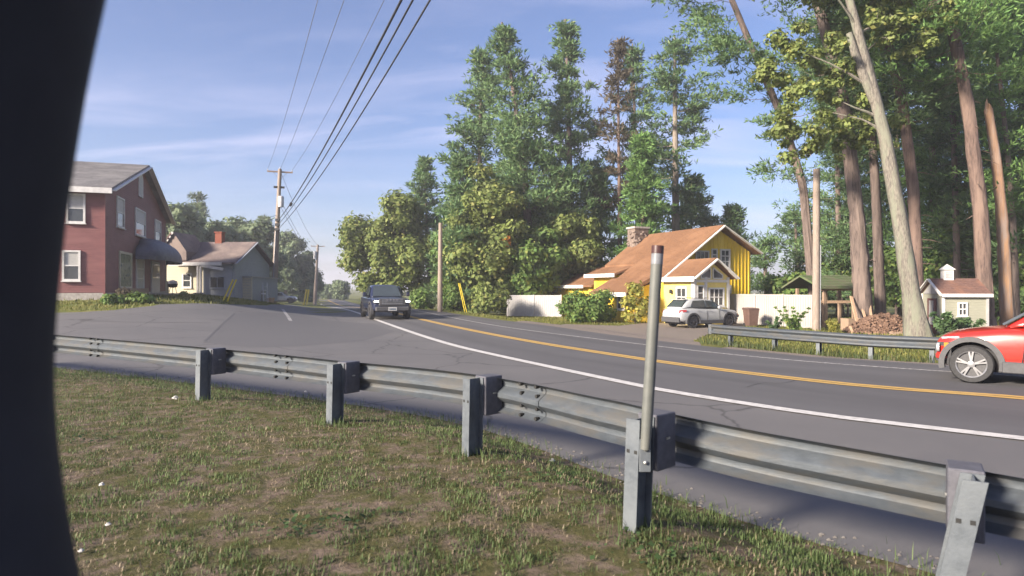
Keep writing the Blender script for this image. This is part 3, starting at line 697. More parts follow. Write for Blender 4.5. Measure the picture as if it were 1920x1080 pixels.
m = MB(); m.bar((-5.10, SY, 3.20), (-5.10, LEN + .2, 3.20), .09, .26); m.build('fascia', M['white_trim'], lr)
m = MB(); m.box((-4.40, (SY + LEN) / 2 - .1, 1.5), (.25, LEN - SY - .4, 3.5)); m.build('lower_wall', M['yellow_wall'], yel)
m = MB(); courses(m, (LX, 0, LZ), (LX, SY, LZ), (0, SY, PKz), (0, 0, PKz), 36); courses(m, (CX, SY, CZ_), (CX, LEN, CZ_), (0, LEN, PKz), (0, SY, PKz), 25); courses(m, (RX, LEN, RZ), (RX, 0, RZ), (0, 0, PKz), (0, LEN, PKz), 24); o = m.build('shingles', M['brown_roof'], yr); o['kind'] = 'stuff'
m = MB(); m.bar((LX - .05, -.04, LZ - .10), (0.03, -.04, PKz - .07), .07, .26, up=(0, 1, 0)); m.build('rake_board', M['white_trim'], yr)
m = MB(); m.bar((-.03, -.04, PKz - .07), (RX + .05, -.04, RZ - .10), .07, .26, up=(0, 1, 0)); m.build('rake_board', M['white_trim'], yr)
# gable window group, upper floor
window(yel, (.55, rec - .03, 4.25), X, -Yv, .85, 1.3, 2, 3, fr=.11)
window(yel, (-.35, rec - .03, 4.5), X, -Yv, .5, .8, 1, 2, fr=.09)
window(yel, (-1.35, rec - .03, 4.35), X, -Yv, 1.1, .8, 3, 1, fr=.08)
window(yel, (.6, rec - .03, 1.9), X, -Yv, .9, 1.2, 2, 2, fr=.1)
# front room: lower gable standing in front of the gable wall
EX0, EX1, EL = LX + .1, -1.45, 2.85; EPX = -3.1; EPZ, EEZ = 4.10, 2.98
m = MB(); m.prism([(EX0 + .35, -EL + .45, -.3), (EX1 - .35, -EL + .45, -.3), (EX1 - .35, -EL + .45, EEZ), (EPX, -EL + .45, EPZ - .2), (EX0 + .35, -EL + .45, EEZ)], (0, EL + rec - .47, 0)); m.build('front_room', M['pale_yellow'], yel)
m = MB(); pf = [(EX0, -EL, EEZ - .04), (EPX, -EL, EPZ), (EX1, -EL, EEZ - .04), (EX1, -EL, EEZ - .16), (EPX, -EL, EPZ - .14), (EX0, -EL, EEZ - .16)]
m.prism(pf, (0, EL + .5, 0)); er = m.build('front_roof', M['brown_roof'], yel)
m = MB(); courses(m, (EX0, -EL, EEZ - .04), (EX0, .45, EEZ - .04), (EPX, .45, EPZ), (EPX, -EL, EPZ), 15); courses(m, (EX1, .45, EEZ - .04), (EX1, -EL, EEZ - .04), (EPX, -EL, EPZ), (EPX, .45, EPZ), 15); o = m.build('shingles', M['brown_roof'], er); o['kind'] = 'stuff'
m = MB(); m.bar((EX0 - .02, -EL - .04, EEZ - .12), (EPX + .02, -EL - .04, EPZ - .08), .07, .28, up=(0, 1, 0)); m.build('rake_board', M['white_trim'], er)
m = MB(); m.bar((EPX - .02, -EL - .04, EPZ - .08), (EX1, -EL - .04, EEZ - .12), .07, .28, up=(0, 1, 0)); m.build('rake_board', M['white_trim'], er)
m = MB(); m.bar((EX0 - .05, -EL - .05, EEZ - .15), (EX0 - .05, .5, EEZ - .15), .07, .30); m.build('fascia', M['white_trim'], er)
fy = -EL + .45
for x in (EX0 + .40, -3.55, EX1 - .40):
    m = MB(); m.box((x, fy - .03, 1.35), (.17, .09, 3.2)); m.build('corner_board', M['white_trim'], yel)
window(yel, (-2.75, fy - .012, 1.75), X, -Yv, 1.2, 1.15, 3, 2, fr=.1)
window(yel, (-3.95, fy - .012, 1.8), X, -Yv, .55, 1.35, 1, 3, fr=.08)
m = MB(); m.box((-3.1, fy - .05, 2.72), (2.6, .12, .16)); m.build('gable_band', M['white_trim'], yel)
for s in (-1, 1):                          # pair of sloping lights up in the small gable
    m = MB(); q = [(-3.1 + s * .10, 2.88), (-3.1 + s * .82, 2.88), (-3.1 + s * .82, 3.08), (-3.1 + s * .10, 3.52)]
    m.prism([(a, fy - .002, b) for a, b in q], (0, -.02, 0)); w_ = m.build('gable_light', M['glass'], yel)
    m = MB()
    for (a, b), (c, d) in zip(q, q[1:] + q[:1]): m.bar((a, fy - .03, b), (c, fy - .03, d), .07, .07, up=(0, 1, 0))
    m.build('frame', M['white_trim'], w_)
window(yel, (EX0 + .34, -1.3, 1.75), Yv, -X, 1.0, 1.25, 2, 2, fr=.1)
m = MB(); m.box((EX0 + .33, fy + .1, 1.35), (.09, .17, 3.2)); m.build('corner_board', M['white_trim'], yel)
m = MB(); m.lathe([(.08, 0), (.10, .05), (.10, .22), (.05, .27)], c=(EX0 + .22, -.35, 1.95), seg=10); m.build('porch_lamp', M['black'], yel, smooth=40)
# long low part on the left side: the roof sweeps on down, with stepped eaves
m = MB(); m.prism([(LX - 1.4, 1.6, -.3), (LX + .6, 1.6, -.3), (LX + .6, 1.6, 2.7), (LX - 1.4, 1.6, 2.05)], (0, 4.0, 0)); m.build('side_room', M['yellow_wall'], yel)
SLX, SLZ = LX - 1.95, LZ - 1.0
m = MB(); m.prism([(LX + .1, 1.2, LZ + .06), (SLX, 1.2, SLZ), (SLX, 1.2, SLZ - .13), (LX + .1, 1.2, LZ - .2)], (0, 4.6, 0)); sr = m.build('side_roof', M['brown_roof'], yel)
m = MB(); courses(m, (SLX, 1.2, SLZ), (SLX, 5.8, SLZ), (LX + .1, 5.8, LZ + .06), (LX + .1, 1.2, LZ + .06), 14); o = m.build('shingles', M['brown_roof'], sr); o['kind'] = 'stuff'
m = MB(); m.bar((SLX - .04, 1.15, SLZ - .10), (SLX - .04, 3.3, SLZ - .10), .08, .26); m.build('fascia', M['white_trim'], sr)
window(yel, (LX - 1.43, 2.5, 1.35), Yv, -X, .9, .95, 2, 2, fr=.09)
window(yel, (LX - 1.43, 4.6, 1.35), Yv, -X, .9, .95, 2, 2, fr=.09)
# rear wing with a lower roof
wy0, wy1 = LEN - .2, LEN + 8.0
m = MB(); m.prism([(-4.2, wy0, -.3), (1.8, wy0, -.3), (1.8, wy0, 2.5), (-1.4, wy0, 3.9), (-4.2, wy0, 2.60)], (0, wy1 - wy0 - .3, 0)); m.build('rear_wing', M['yellow_wall'], yel)
m = MB(); m.prism([(-4.7, wy0, 2.50), (-1.4, wy0, 4.05), (2.3, wy0, 2.35), (2.3, wy0, 2.22), (-1.4, wy0, 3.91), (-4.7, wy0, 2.37)], (0, wy1 - wy0, 0)); rr_ = m.build('rear_roof', M['brown_roof'], yel)
m = MB(); courses(m, (-4.7, wy0, 2.50), (-4.7, wy1, 2.50), (-1.4, wy1, 4.05), (-1.4, wy0, 4.05), 20); o = m.build('shingles', M['brown_roof'], rr_); o['kind'] = 'stuff'
m = MB(); m.bar((-4.74, wy0 + 1.2, 2.41), (-4.74, wy1, 2.41), .08, .24); m.build('fascia', M['white_trim'], rr_)
# chimney of rough field stones
cb = Vector((-.75, LEN - .55, 5.6)); m = MB(); m.box((cb.x, cb.y, cb.z), (1.25, 1.0, 2.6)); ch = m.build('chimney', M['fieldstone'], yr)
rng = random.Random(4)
for k in range(70):
    f_ = rng.randrange(4); a_ = rng.uniform(-.45, .45); z_ = rng.uniform(4.4, 6.75); s_ = rng.uniform(.09, .17)
    p = (cb.x + a_ * 1.25, cb.y - .5, z_) if f_ < 2 else (cb.x - .63, cb.y + a_ * 1.0, z_) if f_ == 2 else (cb.x + .63, cb.y + a_, z_)
    m = MB(); m.lathe([(s_ * .4, -s_ * .6), (s_, -s_ * .25), (s_ * .95, s_ * .3), (s_ * .35, s_ * .6)], c=p, seg=7); m.build('stone', M['fieldstone'], ch, smooth=60)
m = MB(); m.box((cb.x, cb.y, 6.95), (1.4, 1.15, .14)); m.build('chimney_cap', M['stone'], ch)

# ---- grey house with cream front far left
hb = Vector((atx(304, 50), 50.0, 0)); zg = T(hb.x + 3, 51) - .1
gh = thing('grey_house', 'small cream and grey house with taupe roof and red brick chimney beyond the lot', 'house', (hb.x, hb.y, zg), R(-4))
m = MB(); m.prism([(0, 0, -.4), (5.6, 0, -.4), (5.6, 0, 2.75), (0, 0, 2.75)], (0, 6, 0)); m.build('wall', M['cream'], gh)
m = MB(); clapboards(m, (0, 0, 0), X, -Yv, .2, 2.7, lambda z: (0, 3.4), .2); o = m.build('siding', M['cream'], gh); o['kind'] = 'stuff'
m = MB(); m.box((4.55, -.06, 1.2), (2.3, .12, 3.0)); m.build('grey_front', M['bluegrey'], gh)
m = MB(); m.prism([(5.6, 0, -.4), (5.6, 6, -.4), (5.6, 6, 2.75), (5.6, 3, 4.3), (5.6, 0, 2.75)], (.25, 0, 0)); m.build('side_wall', M['bluegrey'], gh)
m = MB(); m.prism([(0.9, -.5, 2.72), (.9, 3, 4.55), (.9, 6.5, 2.72), (.9, 6.5, 2.6), (.9, 3, 4.42), (.9, -.5, 2.6)], (5.3, 0, 0)); g_r = m.build('roof', M['taupe_roof'], gh)
m = MB(); courses(m, (.9, -.5, 2.72), (6.2, -.5, 2.72), (6.2, 3, 4.55), (.9, 3, 4.55), 18); o = m.build('shingles', M['taupe_roof'], g_r); o['kind'] = 'stuff'
m = MB(); m.bar((.85, -.55, 2.62), (5.1, -.55, 2.62), .1, .26); m.build('fascia', M['white_trim'], g_r)
m = MB(); m.bar((6.24, -.55, 2.62), (6.24, 3, 4.50), .07, .2, up=(1, 0, 0)); m.build('rake_board', M['bluegrey'], g_r)
m = MB(); m.box((3.05, 3.0, 4.75), (.55, .55, 1.1)); gc = m.build('chimney', M['brick'], g_r)
m = MB(); m.box((3.05, 3.0, 5.34), (.66, .66, .1)); m.build('chimney_cap', M['brick'], gc)
# steep little gable on the left end with a scalloped white bargeboard
m = MB(); m.prism([(-.4, -.4, 2.9), (1.15, -.4, 5.1), (2.2, -.4, 3.6), (2.2, -.4, 2.9)], (0, 3.0, 0)); lg = m.build('end_gable', M['taupe_roof'], gh)
m = MB(); m.bar((-.5, -.46, 2.8), (1.1, -.46, 5.05), .08, .28, up=(0, 1, 0)); m.build('bargeboard', M['maroon'], lg)
for k in range(9):
    q = Vector((-.42, -.52, 2.90)) + Vector((1.5, 0, 2.12)) * (k / 8); m = MB(); m.lathe([(.11, 0), (.11, -.05), (.06, -.06)], c=q + Vector((.05, 0, -.02)), axis='y', seg=8); m.build('scallop', M['white_trim'], lg)
window(gh, (2.05, -.03, 1.35), X, -Yv, .75, 1.15, 1, 2, fr=.1)
window(gh, (4.55, -.13, 1.2), X, -Yv, 1.2, .9, 2, 1, fr=.06, frame='bluegrey')
m = MB(); m.lathe([(.05, -.1), (.40, -.1), (.40, -.02), (.05, -.02)], c=(2.0, -.35, 2.25), axis='y', seg=20); rs = m.build('round_sign', M['cream'], gh)
m = MB(); m.bar((2.0, -.4, 2.62), (2.0, -.02, 2.62), .03, .03); m.build('sign_bracket', M['black'], rs)
for x in (3.15, 3.38):
    m = MB(); m.box((x, -.45, 1.1), (.13, .13, 3.2)); m.build('porch_post', M['white_trim'], gh)
m = MB(); m.bar((3.5, -.5, 2.50), (5.2, -.5, 2.20), .12, .22); m.build('porch_beam', M['white_trim'], gh)
m = MB(); m.box((3.25, -.5, .15), (.55, .55, .5)); m.build('post_base', M['stone'], gh)

# ---- low slatted trailer-shed right of the grey house
sb = gp(446, 562); ss = thing('storage_shed', 'low cream slatted shed with grey side beside the grey house', 'shed', (atx(446, 51), 51, T(atx(446, 51), 51)), R(-12))
m = MB(); m.prism([(0, 0, -.2), (1.25, 0, -.2), (1.25, 0, 1.75), (0, 0, 1.75)], (0, 3.6, 0)); m.build('body', M['bluegrey'], ss)
for k in range(8):
    m = MB(); m.box((.62, -.03, .12 + k * .215), (1.22, .05, .19)); m.build('slat', M['cream'], ss)
for x in (0, 1.25):
    m = MB(); m.box((x, -.05, .8), (.09, .10, 1.9)); m.build('post', M['cream'], ss)
m = MB(); m.prism([(-.1, -.15, 1.76), (1.36, -.15, 1.76), (1.36, -.15, 1.84), (-.1, -.15, 1.84)], (0, 3.85, -.12)); m.build('roof', M['vinyl_cool'], ss)

# ---- garden shed with cupola at the right
gb = Vector((atx(1770, 29.5), 29.5, 0)); zs = T(gb.x + 1, 30)
gs = thing('garden_shed', 'small cream garden shed with maroon roof and white cupola behind the red car', 'shed', (gb.x, gb.y, zs), R(-10))
SW, SD, SE, SP = 1.78, 2.2, 2.0, 2.62
m = MB(); m.prism([(0, 0, -.3), (0, SD, -.3), (0, SD, SE), (0, SD / 2, SP), (0, 0, SE)], (SW, 0, 0)); m.build('wall', M['shed_wall'], gs)
m = MB(); clapboards(m, (0, 0, 0), X, -Yv, 0, SE, lambda z: (0, SW), .12); o = m.build('siding', M['shed_wall'], gs); o['kind'] = 'stuff'
m = MB(); m.prism([(-.14, -.16, SE - .06), (-.14, SD / 2, SP + .05), (-.14, SD + .16, SE - .06), (-.14, SD + .16, SE - .14), (-.14, SD / 2, SP - .03), (-.14, -.16, SE - .14)], (SW + .28, 0, 0)); sr_ = m.build('roof', M['rust_roof'], gs)
m = MB(); courses(m, (-.14, -.16, SE - .06), (SW + .14, -.16, SE - .06), (SW + .14, SD / 2, SP + .05), (-.14, SD / 2, SP + .05), 9, .018); o = m.build('shingles', M['rust_roof'], sr_); o['kind'] = 'stuff'
m = MB(); m.bar((-.16, -.19, SE - .12), (SW + .16, -.19, SE - .12), .05, .15); m.build('fascia', M['white_trim'], sr_)
for a, b in (((-.18, -.2, SE - .13), (-.18, SD / 2, SP + .02)), ((-.18, SD / 2, SP + .02), (-.18, SD + .2, SE - .13))):
    m = MB(); m.bar(a, b, .05, .15, up=(1, 0, 0)); m.build('rake_board', M['white_trim'], sr_)
m = MB(); m.prism([(-.02, .25, SE - .05), (-.02, SD - .25, SE - .05), (-.02, SD / 2, SP - .12)], (-.03, 0, 0)); m.build('gable_panel', M['vinyl_cool'], gs)
m = MB(); m.box((.62, SD / 2, SP + .22), (.40, .40, .50)); cu = m.build('cupola', M['white_trim'], sr_)
for k in range(4): m = MB(); m.box((.62, SD / 2 - .205, SP + .10 + k * .075), (.28, .02, .05)); m.build('louvre', M['vinyl_cool'], cu)
m = MB(); m._add([(.35, SD / 2 - .27, SP + .47), (.89, SD / 2 - .27, SP + .47), (.89, SD / 2 + .27, SP + .47), (.35, SD / 2 + .27, SP + .47), (.62, SD / 2, SP + .74)], [(0, 1, 4), (1, 2, 4), (2, 3, 4), (3, 0, 4), (3, 2, 1, 0)]); m.build('cupola_roof', M['white_trim'], cu)
window(gs, (.75, -.018, 1.25), X, -Yv, .40, .62, 2, 2, fr=.06)
m = MB(); m.box((-.03, SD / 2, .85), (.05, .85, 1.75)); do = m.build('door', M['maroon'], gs)
m = MB(); m.box((-.065, SD / 2, 1.05), (.03, .42, 1.15)); m.build('pane', M['blind'], do)
for y in (0, SD): m = MB(); m.box((-.02, y, .9), (.10, .10, 2.1)); m.build('corner_board', M['white_trim'], gs)
m = MB(); m.box((SW, -.02, .9), (.10, .10, 2.1)); m.build('corner_board', M['vinyl_cool'], gs)

# ---- open woodshed with mossy roof
wb = Vector((atx(1545, 35.5), 35.5, 0)); zw = T(wb.x, wb.y)
ws = thing('woodshed', 'open timber woodshed with mossy gable roof left of the thick pine trunks', 'woodshed', (wb.x, wb.y, zw), R(14))
PX = 1.95
for x, y, h in ((0, 0, 2.2), (PX, 0, 2.7), (0, 2.2, 2.2), (PX, 2.2, 2.6), (PX + .02, 1.1, 2.7)):
    m = MB(); m.box((x, y, h / 2 - .15), (.14, .14, h + .3)); m.build('post', M['wood'], ws)
for (a, b) in (((-.3, 0, 1.45), (PX + .15, 0, 1.45)), ((-.3, 0, 2.15), (PX, 0, 2.15)), ((PX, -.1, 2.15), (PX, 2.3, 2.15))):
    m = MB(); m.bar(a, b, .09, .15); m.build('beam', M['fresh_wood'], ws)
m = MB(); m.box((PX / 2 - .1, 2.1, .75), (PX + .3, .05, 1.5)); m.build('back_panel', M['dark_wood'], ws)
m = MB(); m.prism([(-.7, -.55, 2.28), (-.7, 1.1, 2.95), (-.7, 2.7, 2.28), (-.7, 2.7, 2.18), (-.7, 1.1, 2.85), (-.7, -.55, 2.18)], (3.2, 0, 0)); wr = m.build('roof', M['moss_roof'], ws)
m = MB(); courses(m, (-.7, -.55, 2.28), (2.5, -.55, 2.28), (2.5, 1.1, 2.95), (-.7, 1.1, 2.95), 7, .03); o = m.build('roof_boards', M['moss_roof'], wr); o['kind'] = 'stuff'
for a, b in (((2.53, -.6, 2.2), (2.53, 1.1, 2.9)), ((2.53, 1.1, 2.9), (2.53, 2.75, 2.2))): m = MB(); m.bar(a, b, .05, .16, up=(1, 0, 0)); m.build('rake_board', M['wood'], wr)

# ---- white vinyl fences
def fence(name, label, a, b, h, n, mm, group=None, post=.12):
    a, b = Vector(a), Vector(b); d = (b - a); L = d.length; d = d.normalized(); nn = Vector((-d.y, d.x, 0))
    t = thing(name, label, 'fence', (a.x, a.y, T(a.x, a.y)), 0, group)
    o = t.location
    for i in range(n + 1):
        p = a + d * (L * i / n); z = T(p.x, p.y); m = MB(); m.obox(p + ZU * (z + h / 2 - .1), d, nn, ZU, post, post, h + .26); m.build('post', M[mm], t, off=o)
    for i in range(n):
        p, q = a + d * (L * i / n + post / 2), a + d * (L * (i + 1) / n - post / 2); zp, zq = T(p.x, p.y), T(q.x, q.y)
        for k, hh in ((.09, .1), (h - .05, .1)):
            m = MB(); m.bar(p + ZU * (zp + k), q + ZU * (zq + k), .07, hh); m.build('rail', M[mm], t, off=o)
        w = (q - p).length; nb = max(1, int(w / .16)); m = MB()
        for j in range(nb):
            c = p + (q - p) * ((j + .5) / nb); z = zp + (zq - zp) * ((j + .5) / nb); m.obox(c + ZU * (z + h / 2 + .01), d, nn, ZU, w / nb - .016, .035, h - .22)
        s = m.build('panel', M[mm], t, off=o); s['kind'] = 'stuff'
    return t
f0 = (atx(1368, 40), 40); f1 = (atx(1527, 34.5), 34.5)
fence('vinyl_fence', 'tall white vinyl fence between the yellow house and the bare wooden pole', (f0[0], f0[1], 0), (f1[0], f1[1], 0), 1.85, 3, 'vinyl')
fence('vinyl_fence', 'white fence standing alone left of the big bush and yellow house', (atx(952, 51), 51, 0), (atx(1052, 49), 49, 0), 1.7, 2, 'vinyl_cool')
# ------------------------------------------------------------------ vehicles
M['red_paint'] = mat('red_car_paint', (.42, .026, .018), (.38, .022, .015), 3, 3, .32, coat=.8, spec=.5)
M['silver_paint'] = mat('pale_silver_paint', (.42, .43, .44), (.38, .39, .40), 3, 3, .32, coat=.7, spec=.5)
M['navy_paint'] = mat('navy_car_paint', (.014, .020, .055), (.011, .015, .042), 3, 3, .3, coat=.8, spec=.5)
M['cladding'] = mat('charcoal_cladding', (.075, .075, .08), (.058, .058, .062), 20, 4, .6)
M['tyre'] = mat('tyre_rubber', (.04, .04, .042), (.028, .028, .03), 20, 4, .8, bump=.2)
M['rim'] = mat('alloy_rim', (.30, .30, .31), (.22, .22, .23), 8, 3, .35, metal=.5)
M['dark_rim'] = mat('dark_alloy', (.10, .10, .11), (.07, .07, .08), 8, 3, .4, metal=.6)
M['car_glass'] = mat('car_glass', (.05, .065, .07), (.04, .05, .055), 3, 2, .06, spec=.9, coat=.5)
M['lamp_glass'] = mat('lamp_glass', (.38, .40, .42), (.28, .30, .33), 20, 3, .12, spec=.8)
M['headlight_on'] = mat('lit_headlight', (.9, .9, .85), (.9, .9, .85), 4, 2, .2, emit=((1, .97, .86), 5.0))
M['amber'] = mat('amber_lens', (.6, .22, .03), (.5, .18, .03), 20, 3, .2)
M['red_lens'] = mat('red_lens', (.30, .03, .03), (.22, .02, .02), 20, 3, .2)
M['plate'] = mat('white_plate', (.5, .5, .49), (.42, .42, .41), 8, 3, .4)
M['plate_ink'] = mat('plate_ink', (.05, .08, .12), (.06, .09, .13), 8, 3, .5)
M['chrome'] = mat('chrome', (.6, .6, .62), (.5, .5, .52), 8, 3, .2, metal=1)

def finish(name, V, Fc, m, parent, sub=1, cutters=(), smooth=45):
    """subdivide a cage, cut the wheel arches out of it and keep the result as one mesh"""
    me = bpy.data.meshes.new(name); me.from_pydata(V, [], Fc)
    bm = bmesh.new(); bm.from_mesh(me); bmesh.ops.remove_doubles(bm, verts=bm.verts[:], dist=1e-4); bmesh.ops.recalc_face_normals(bm, faces=bm.faces[:]); bm.to_mesh(me); bm.free()
    tmp = bpy.data.objects.new('tmp', me); C.objects.link(tmp)
    if sub: s = tmp.modifiers.new('s', 'SUBSURF'); s.levels = sub; s.render_levels = sub
    cs = []
    for (x, r, w) in cutters:
        mb = MB(); mb.lathe([(r, -w), (r, w)], c=(x[0], 0, x[1]), axis='y', seg=28); cme = bpy.data.meshes.new('c'); cme.from_pydata(mb.v, [], mb.f)
        bm = bmesh.new(); bm.from_mesh(cme); bmesh.ops.recalc_face_normals(bm, faces=bm.faces[:]); bm.to_mesh(cme); bm.free()
        co = bpy.data.objects.new('c', cme); C.objects.link(co); cs.append(co)
        b = tmp.modifiers.new('b', 'BOOLEAN'); b.object = co; b.operation = 'DIFFERENCE'; b.solver = 'EXACT'
    dg = bpy.context.evaluated_depsgraph_get(); res = bpy.data.meshes.new_from_object(tmp.evaluated_get(dg)); res.name = name
    for o in [tmp] + cs: bpy.data.objects.remove(o, do_unlink=True)
    res.materials.clear(); res.materials.append(m); sharp(res, smooth)
    return link(name, res, parent)
def loft(stations, ring):
    V, Fc = [], []; n = None
    for st in stations:
        pts = ring(*st[1:]); n = len(pts); V += [(st[0], y, z) for y, z in pts]
    for i in range(len(stations) - 1):
        for j in range(n): a, b = i * n + j, i * n + (j + 1) % n; Fc.append((a, b, b + n, a + n))
    Fc.append(tuple(range(n))[::-1]); Fc.append(tuple(range((len(stations) - 1) * n, len(stations) * n)))
    return V, Fc
def body_ring(zb, zt, w, tum=.06, crown=.02):
    h = zt - zb
    half = [(w * .90, zb), (w * .985, zb + h * .28), (w, zb + h * .58), (w - tum * .4, zb + h * .86), (w - tum - .05, zt)]
    return [(-y, z) for y, z in half] + [(0, zt + crown)] + half[::-1] + [(0, zb)]
def cabin_ring(zb, zt, wb, wt):
    return [(-wb, zb), (-wb + (wb - wt) * .45, zb + (zt - zb) * .5), (-wt, zt - .05), (-wt + .1, zt), (wt - .1, zt), (wt, zt - .05), (wb - (wb - wt) * .45, zb + (zt - zb) * .5), (wb, zb)]
def wheel(parent, x, y, r, rimm, spokes=5, w=.22, hubr=.66):
    sgn = 1 if y > 0 else -1
    m = MB(); m.lathe([(r * .70, -w / 2 + .08), (r * .70, -w / 2), (r * .93, -w / 2), (r, -w / 2 + .035), (r, w / 2 - .035), (r * .93, w / 2), (r * .70, w / 2), (r * .70, w / 2 - .08)], c=(x, y, r), axis='y', seg=32); t = m.build('wheel', M['tyre'], parent, smooth=40)
    yo = y + sgn * (w / 2 - .015)
    m = MB(); m.lathe([(r * .74, -.03 * sgn), (r * .76, .0), (r * .70, .014 * sgn), (r * .64, .0), (r * .62, -.05 * sgn)], c=(x, yo, r), axis='y', seg=32, cap=False); ri = m.build('rim', M[rimm], t, smooth=40)
    m = MB(); m.lathe([(r * .68, -.01), (r * .68, .01)], c=(x, yo - sgn * .05, r), axis='y', seg=24); m.build('brake_disc', M['cladding'], t)
    m = MB(); m.lathe([(r * .17, -.03), (r * .17, .012), (r * .10, .02)] if sgn > 0 else [(r * .17, .03), (r * .17, -.012), (r * .10, -.02)], c=(x, yo, r), axis='y', seg=14); m.build('hub_cap', M[rimm], ri, smooth=40)
    for k in range(spokes):
        a = 2 * math.pi * k / spokes + .3
        for dlt in (-.13, .13):
            m = MB(); p = Vector((x + math.cos(a) * r * .12, yo, r + math.sin(a) * r * .12)); q = Vector((x + math.cos(a + dlt) * r * .70, yo - sgn * .004, r + math.sin(a + dlt) * r * .70)); m.bar(p, q, r * .085, .022, up=(0, 1, 0)); m.build('spoke', M[rimm], ri)
    return t
def arch(parent, x, y, zc, r0, r1, t=.03, mm='cladding', a0=-12, a1=192):
    m = MB(); s = 1 if y > 0 else -1; A = [R(a0 + (a1 - a0) * k / 22) for k in range(23)]; n = len(A); vs = []
    for a in A:
        for r in (r0, r1):
            for d in (-.10, t): vs.append((x + r * math.cos(a), y + s * d, zc + r * math.sin(a)))
    fs = []
    for i in range(n - 1):
        o, p = i * 4, i * 4 + 4
        fs += [(o, p, p + 1, o + 1), (o + 2, o + 3, p + 3, p + 2), (o + 1, p + 1, p + 3, o + 3), (o, o + 2, p + 2, p)]
    fs += [(0, 1, 3, 2), (4 * n - 4, 4 * n - 2, 4 * n - 1, 4 * n - 3)]
    m._add(vs, fs); return m.build('wheel_arch', M[mm], parent, smooth=35)
def quad_panel(parent, name, pts, mm, t=.012):
    """a pane on the cabin: polygon pushed out a little along its normal"""
    P = [Vector(p) for p in pts]; nn = (P[1] - P[0]).cross(P[-1] - P[0]).normalized(); c = sum(P, Vector()) / len(P)
    if nn.dot(c - Vector((c.x * .7, 0, .9))) < 0: nn = -nn
    m = MB(); m.prism([p - nn * .01 for p in P], nn * (t + .01)); return m.build(name, M[mm], parent)
def seam(parent, pts, w=.012, name='panel_gap'):
    m = MB()
    for a, b in zip(pts[:-1], pts[1:]): m.bar(a, b, .014, w)
    return m.build(name, M['black'], parent)

